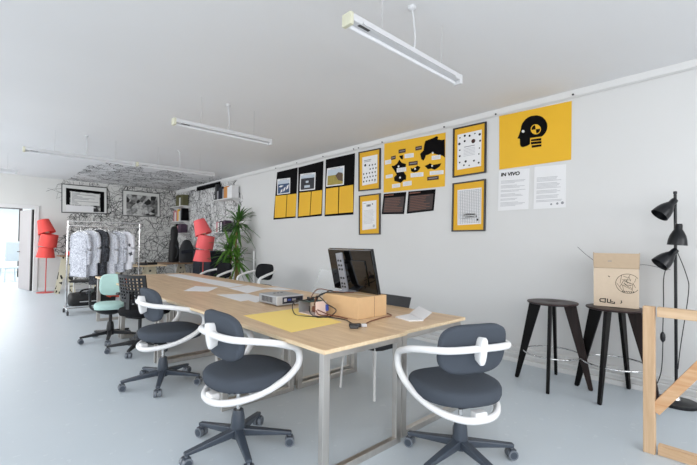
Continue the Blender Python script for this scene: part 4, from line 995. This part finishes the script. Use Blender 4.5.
books(9.10,1.6005,[('purple',.08,.29),('navy',.09,.27),('white',.07,.25),('purple',.06,.28),('cream',.09,.24),('pink',.08,.26),('cream',.08,.22)],lambda i:'on the lower shelf by the plant, '+['nearest the camera','second from the near end','third from the near end','fourth, between white and cream','fifth, before the pink one','sixth, between two cream ones','at the far end'][i],'books on the lower shelf by the plant')
shelf(11.85,12.95,2.44,'highest white wall shelf deep in the scribbled corner')
books(11.95,2.4405,[('olive',.16,.33),('cream',.10,.25),('olive',.14,.34),('olive',.13,.34)],lambda i:'on the highest corner shelf, '+['nearest the camera','between the olive ones','third from the near end','deepest in the corner'][i],'files on the highest corner shelf','file')
shelf(11.85,12.95,1.98,'middle white wall shelf deep in the scribbled corner')
books(11.92,1.9805,[('black',.12,.38),('grey',.09,.34),('cream',.10,.30),('yellow',.10,.36),('pink',.12,.32),('cream',.10,.28),('pink',.10,.34)],lambda i:'on the middle corner shelf, '+['nearest the camera','second from the near end','third, between grey and yellow','fourth from the near end','fifth, beside the yellow one','sixth, between two pink ones','deepest in the corner'][i],'books on the middle corner shelf')
shelf(11.85,12.95,1.62,'lowest white wall shelf deep in the scribbled corner')
books(12.0,1.6205,[('purple',.14,.27),('purple',.12,.25),('pink',.08,.22),('black',.14,.28),('green',.09,.24)],lambda i:'on the lowest corner shelf, '+['nearest the camera','second from the near end','third from the near end','fourth from the near end','deepest in the corner'][i],'books on the lowest corner shelf')
t = thing('slatted_rail', 'dark slatted rail high on the scribbled right wall', 'rail', (WX-.03,10.55,2.90))
MB().box((0,0,.04),(.04,1.5,.02)).build('bar', M['dark'], t)
for k in range(12): MB().box((-.01,-.70+.127*k,-.02),(.03,.085,.10)).build('slat', M['black'], t)
t = thing('hanging_speaker', 'narrow black speaker hanging at the near end of the slatted rail', 'speaker', (WX-.07,9.83,2.42))
MB().box((0,0,.22),(.12,.13,.44)).build('cabinet', M['blackp'], t, bevel=.008); MB().cyl((-.055,0,.30),(-.064,0,.30),.045,n=20).build('cone', M['dark'], t, smooth=40)
# white pipe
t = thing('upright_pipe', 'thin white upright pipe on the right wall beside the plant', 'pipe', (WX-.05,7.95,0))
MB().cyl((0,0,0),(0,0,1.16),.018,n=12).build('pipe', M['whitemetal'], t, smooth=40)
MB().lathe([(.03,0),(.03,.02),(.02,.03)],n=14).build('floor_collar', M['whitemetal'], t, smooth=40); MB().box((.025,0,.95),(.05,.02,.02)).build('wall_clip', M['whitemetal'], t)

# ================================================================ dragon tree
t = thing('dragon_tree', 'tall potted dragon tree with strap leaves against the right wall', 'plant', (4.21,8.28,0))
MB().lathe([(.14,0),(.19,.34),(.20,.36),(.185,.36),(.175,.32)],n=28).build('pot', M['pot'], t, smooth=45)
MB().lathe([(.176,.318),(.05,.325)],n=20).build('soil', M['soil'], t)
rg = random.Random(21)
def crown(c, n, lmin, lmax, m, lean=(0,0), upmix=.5, name='foliage'):
    mb = MB()
    for i in range(n):
        az = rg.uniform(0,2*PI); f = i/n; el = math.radians(78-115*f+rg.uniform(-10,10))*1.0
        L = rg.uniform(lmin,lmax); w = rg.uniform(.042,.060)
        d = Vector((math.cos(az)*math.cos(el)+lean[0], math.sin(az)*math.cos(el)+lean[1], math.sin(el))).normalized()
        side = d.cross(Vector((0,0,1))); side = side.normalized() if side.length > .05 else Vector((1,0,0))
        p = Vector(c)+Vector((0,0,-.14*f)); K = 7; vs = []; droop = rg.uniform(.45,1.1)*(1-.35*max(0,d.z))
        for k in range(K+1):
            s = k/K; ww = w*(.55+.9*s if s < .4 else 1.0*(1-((s-.4)/.6)**1.6)+.02)
            q = p+d*L*s+Vector((0,0,-droop*L*.55*s*s)); nup = side.cross(d)
            vs += [q-side*ww/2+nup*.008, q, q+side*ww/2+nup*.008]
        for v in vs: v.x = min(v.x, WX-.02-t.location.x)
        mb.add(vs, [(k*3+j,k*3+j+1,k*3+j+4,k*3+j+3) for k in range(K) for j in (0,1)])
    mb.build(name, M[m], t, smooth=60)
for pts in ([(0.02,0,.3),(.03,.0,.9),(.0,-.02,1.4),(.05,-.03,1.86)],[(-.06,.05,.3),(-.10,.04,.7),(-.09,.02,1.1),(-.13,.0,1.28)],[(.05,-.07,.3),(.02,-.12,.7),(-.02,-.16,.95)]):
    MB().tube(spline(pts,4),.028,10).build('cane', M['cane'], t, smooth=60)
crown((.05,-.03,1.86),58,.36,.60,'leaf')
crown((.02,-.02,1.62),24,.25,.42,'leaf2')
crown((-.13,0,1.30),40,.32,.55,'leaf2')
crown((-.12,.0,1.10),44,.38,.68,'leaf',lean=(-.25,-.1))
crown((-.02,-.16,1.0),36,.34,.58,'leaf2',lean=(-.2,-.2))

# ================================================================ light
w = bpy.data.worlds.new('daylight'); S.world = w; w.use_nodes = True
w.node_tree.nodes['Background'].inputs[0].default_value = lin('eef3fa'); w.node_tree.nodes['Background'].inputs[1].default_value = 1.0
def area(name, loc, rot, sx, sy, power, c=(1,1,1)):
    l = bpy.data.lights.new(name,'AREA'); l.shape = 'RECTANGLE'; l.size = sx; l.size_y = sy; l.energy = power; l.color = c
    o = bpy.data.objects.new(name, l); COL.objects.link(o); o.location = loc; o.rotation_euler = rot; return o
for c, e in zip(LWIN, (27,29,40,60,82,88)): area('window_light', (XL-.25,c,1.8), (0,-PI/2-.22,0), 1.9, 2.0, e, (.97,.985,1))
for c in RWIN: area('window_light', (c,YB-.25,1.8), (PI/2+.2,0,0), 1.8, 1.9, 60, (.99,.99,1))
for y, e in ((-1.6,84),(6.0,16),(10.5,36)): area('added_fill_light', (-1.5,y,WZ-.03), (0,0,0), 1.6, 2.2, e, (.98,.99,1))  # added soft fill from above, out of view on the left; no fixtures there
area('office_light', (0,17.5,2.9), (0,0,0), 2.5, 5, 330)
S.view_settings.view_transform = 'Standard'; S.view_settings.look = 'None'; S.view_settings.exposure = .06; S.view_settings.gamma = 1
S.cycles.max_bounces = 8; S.cycles.diffuse_bounces = 6
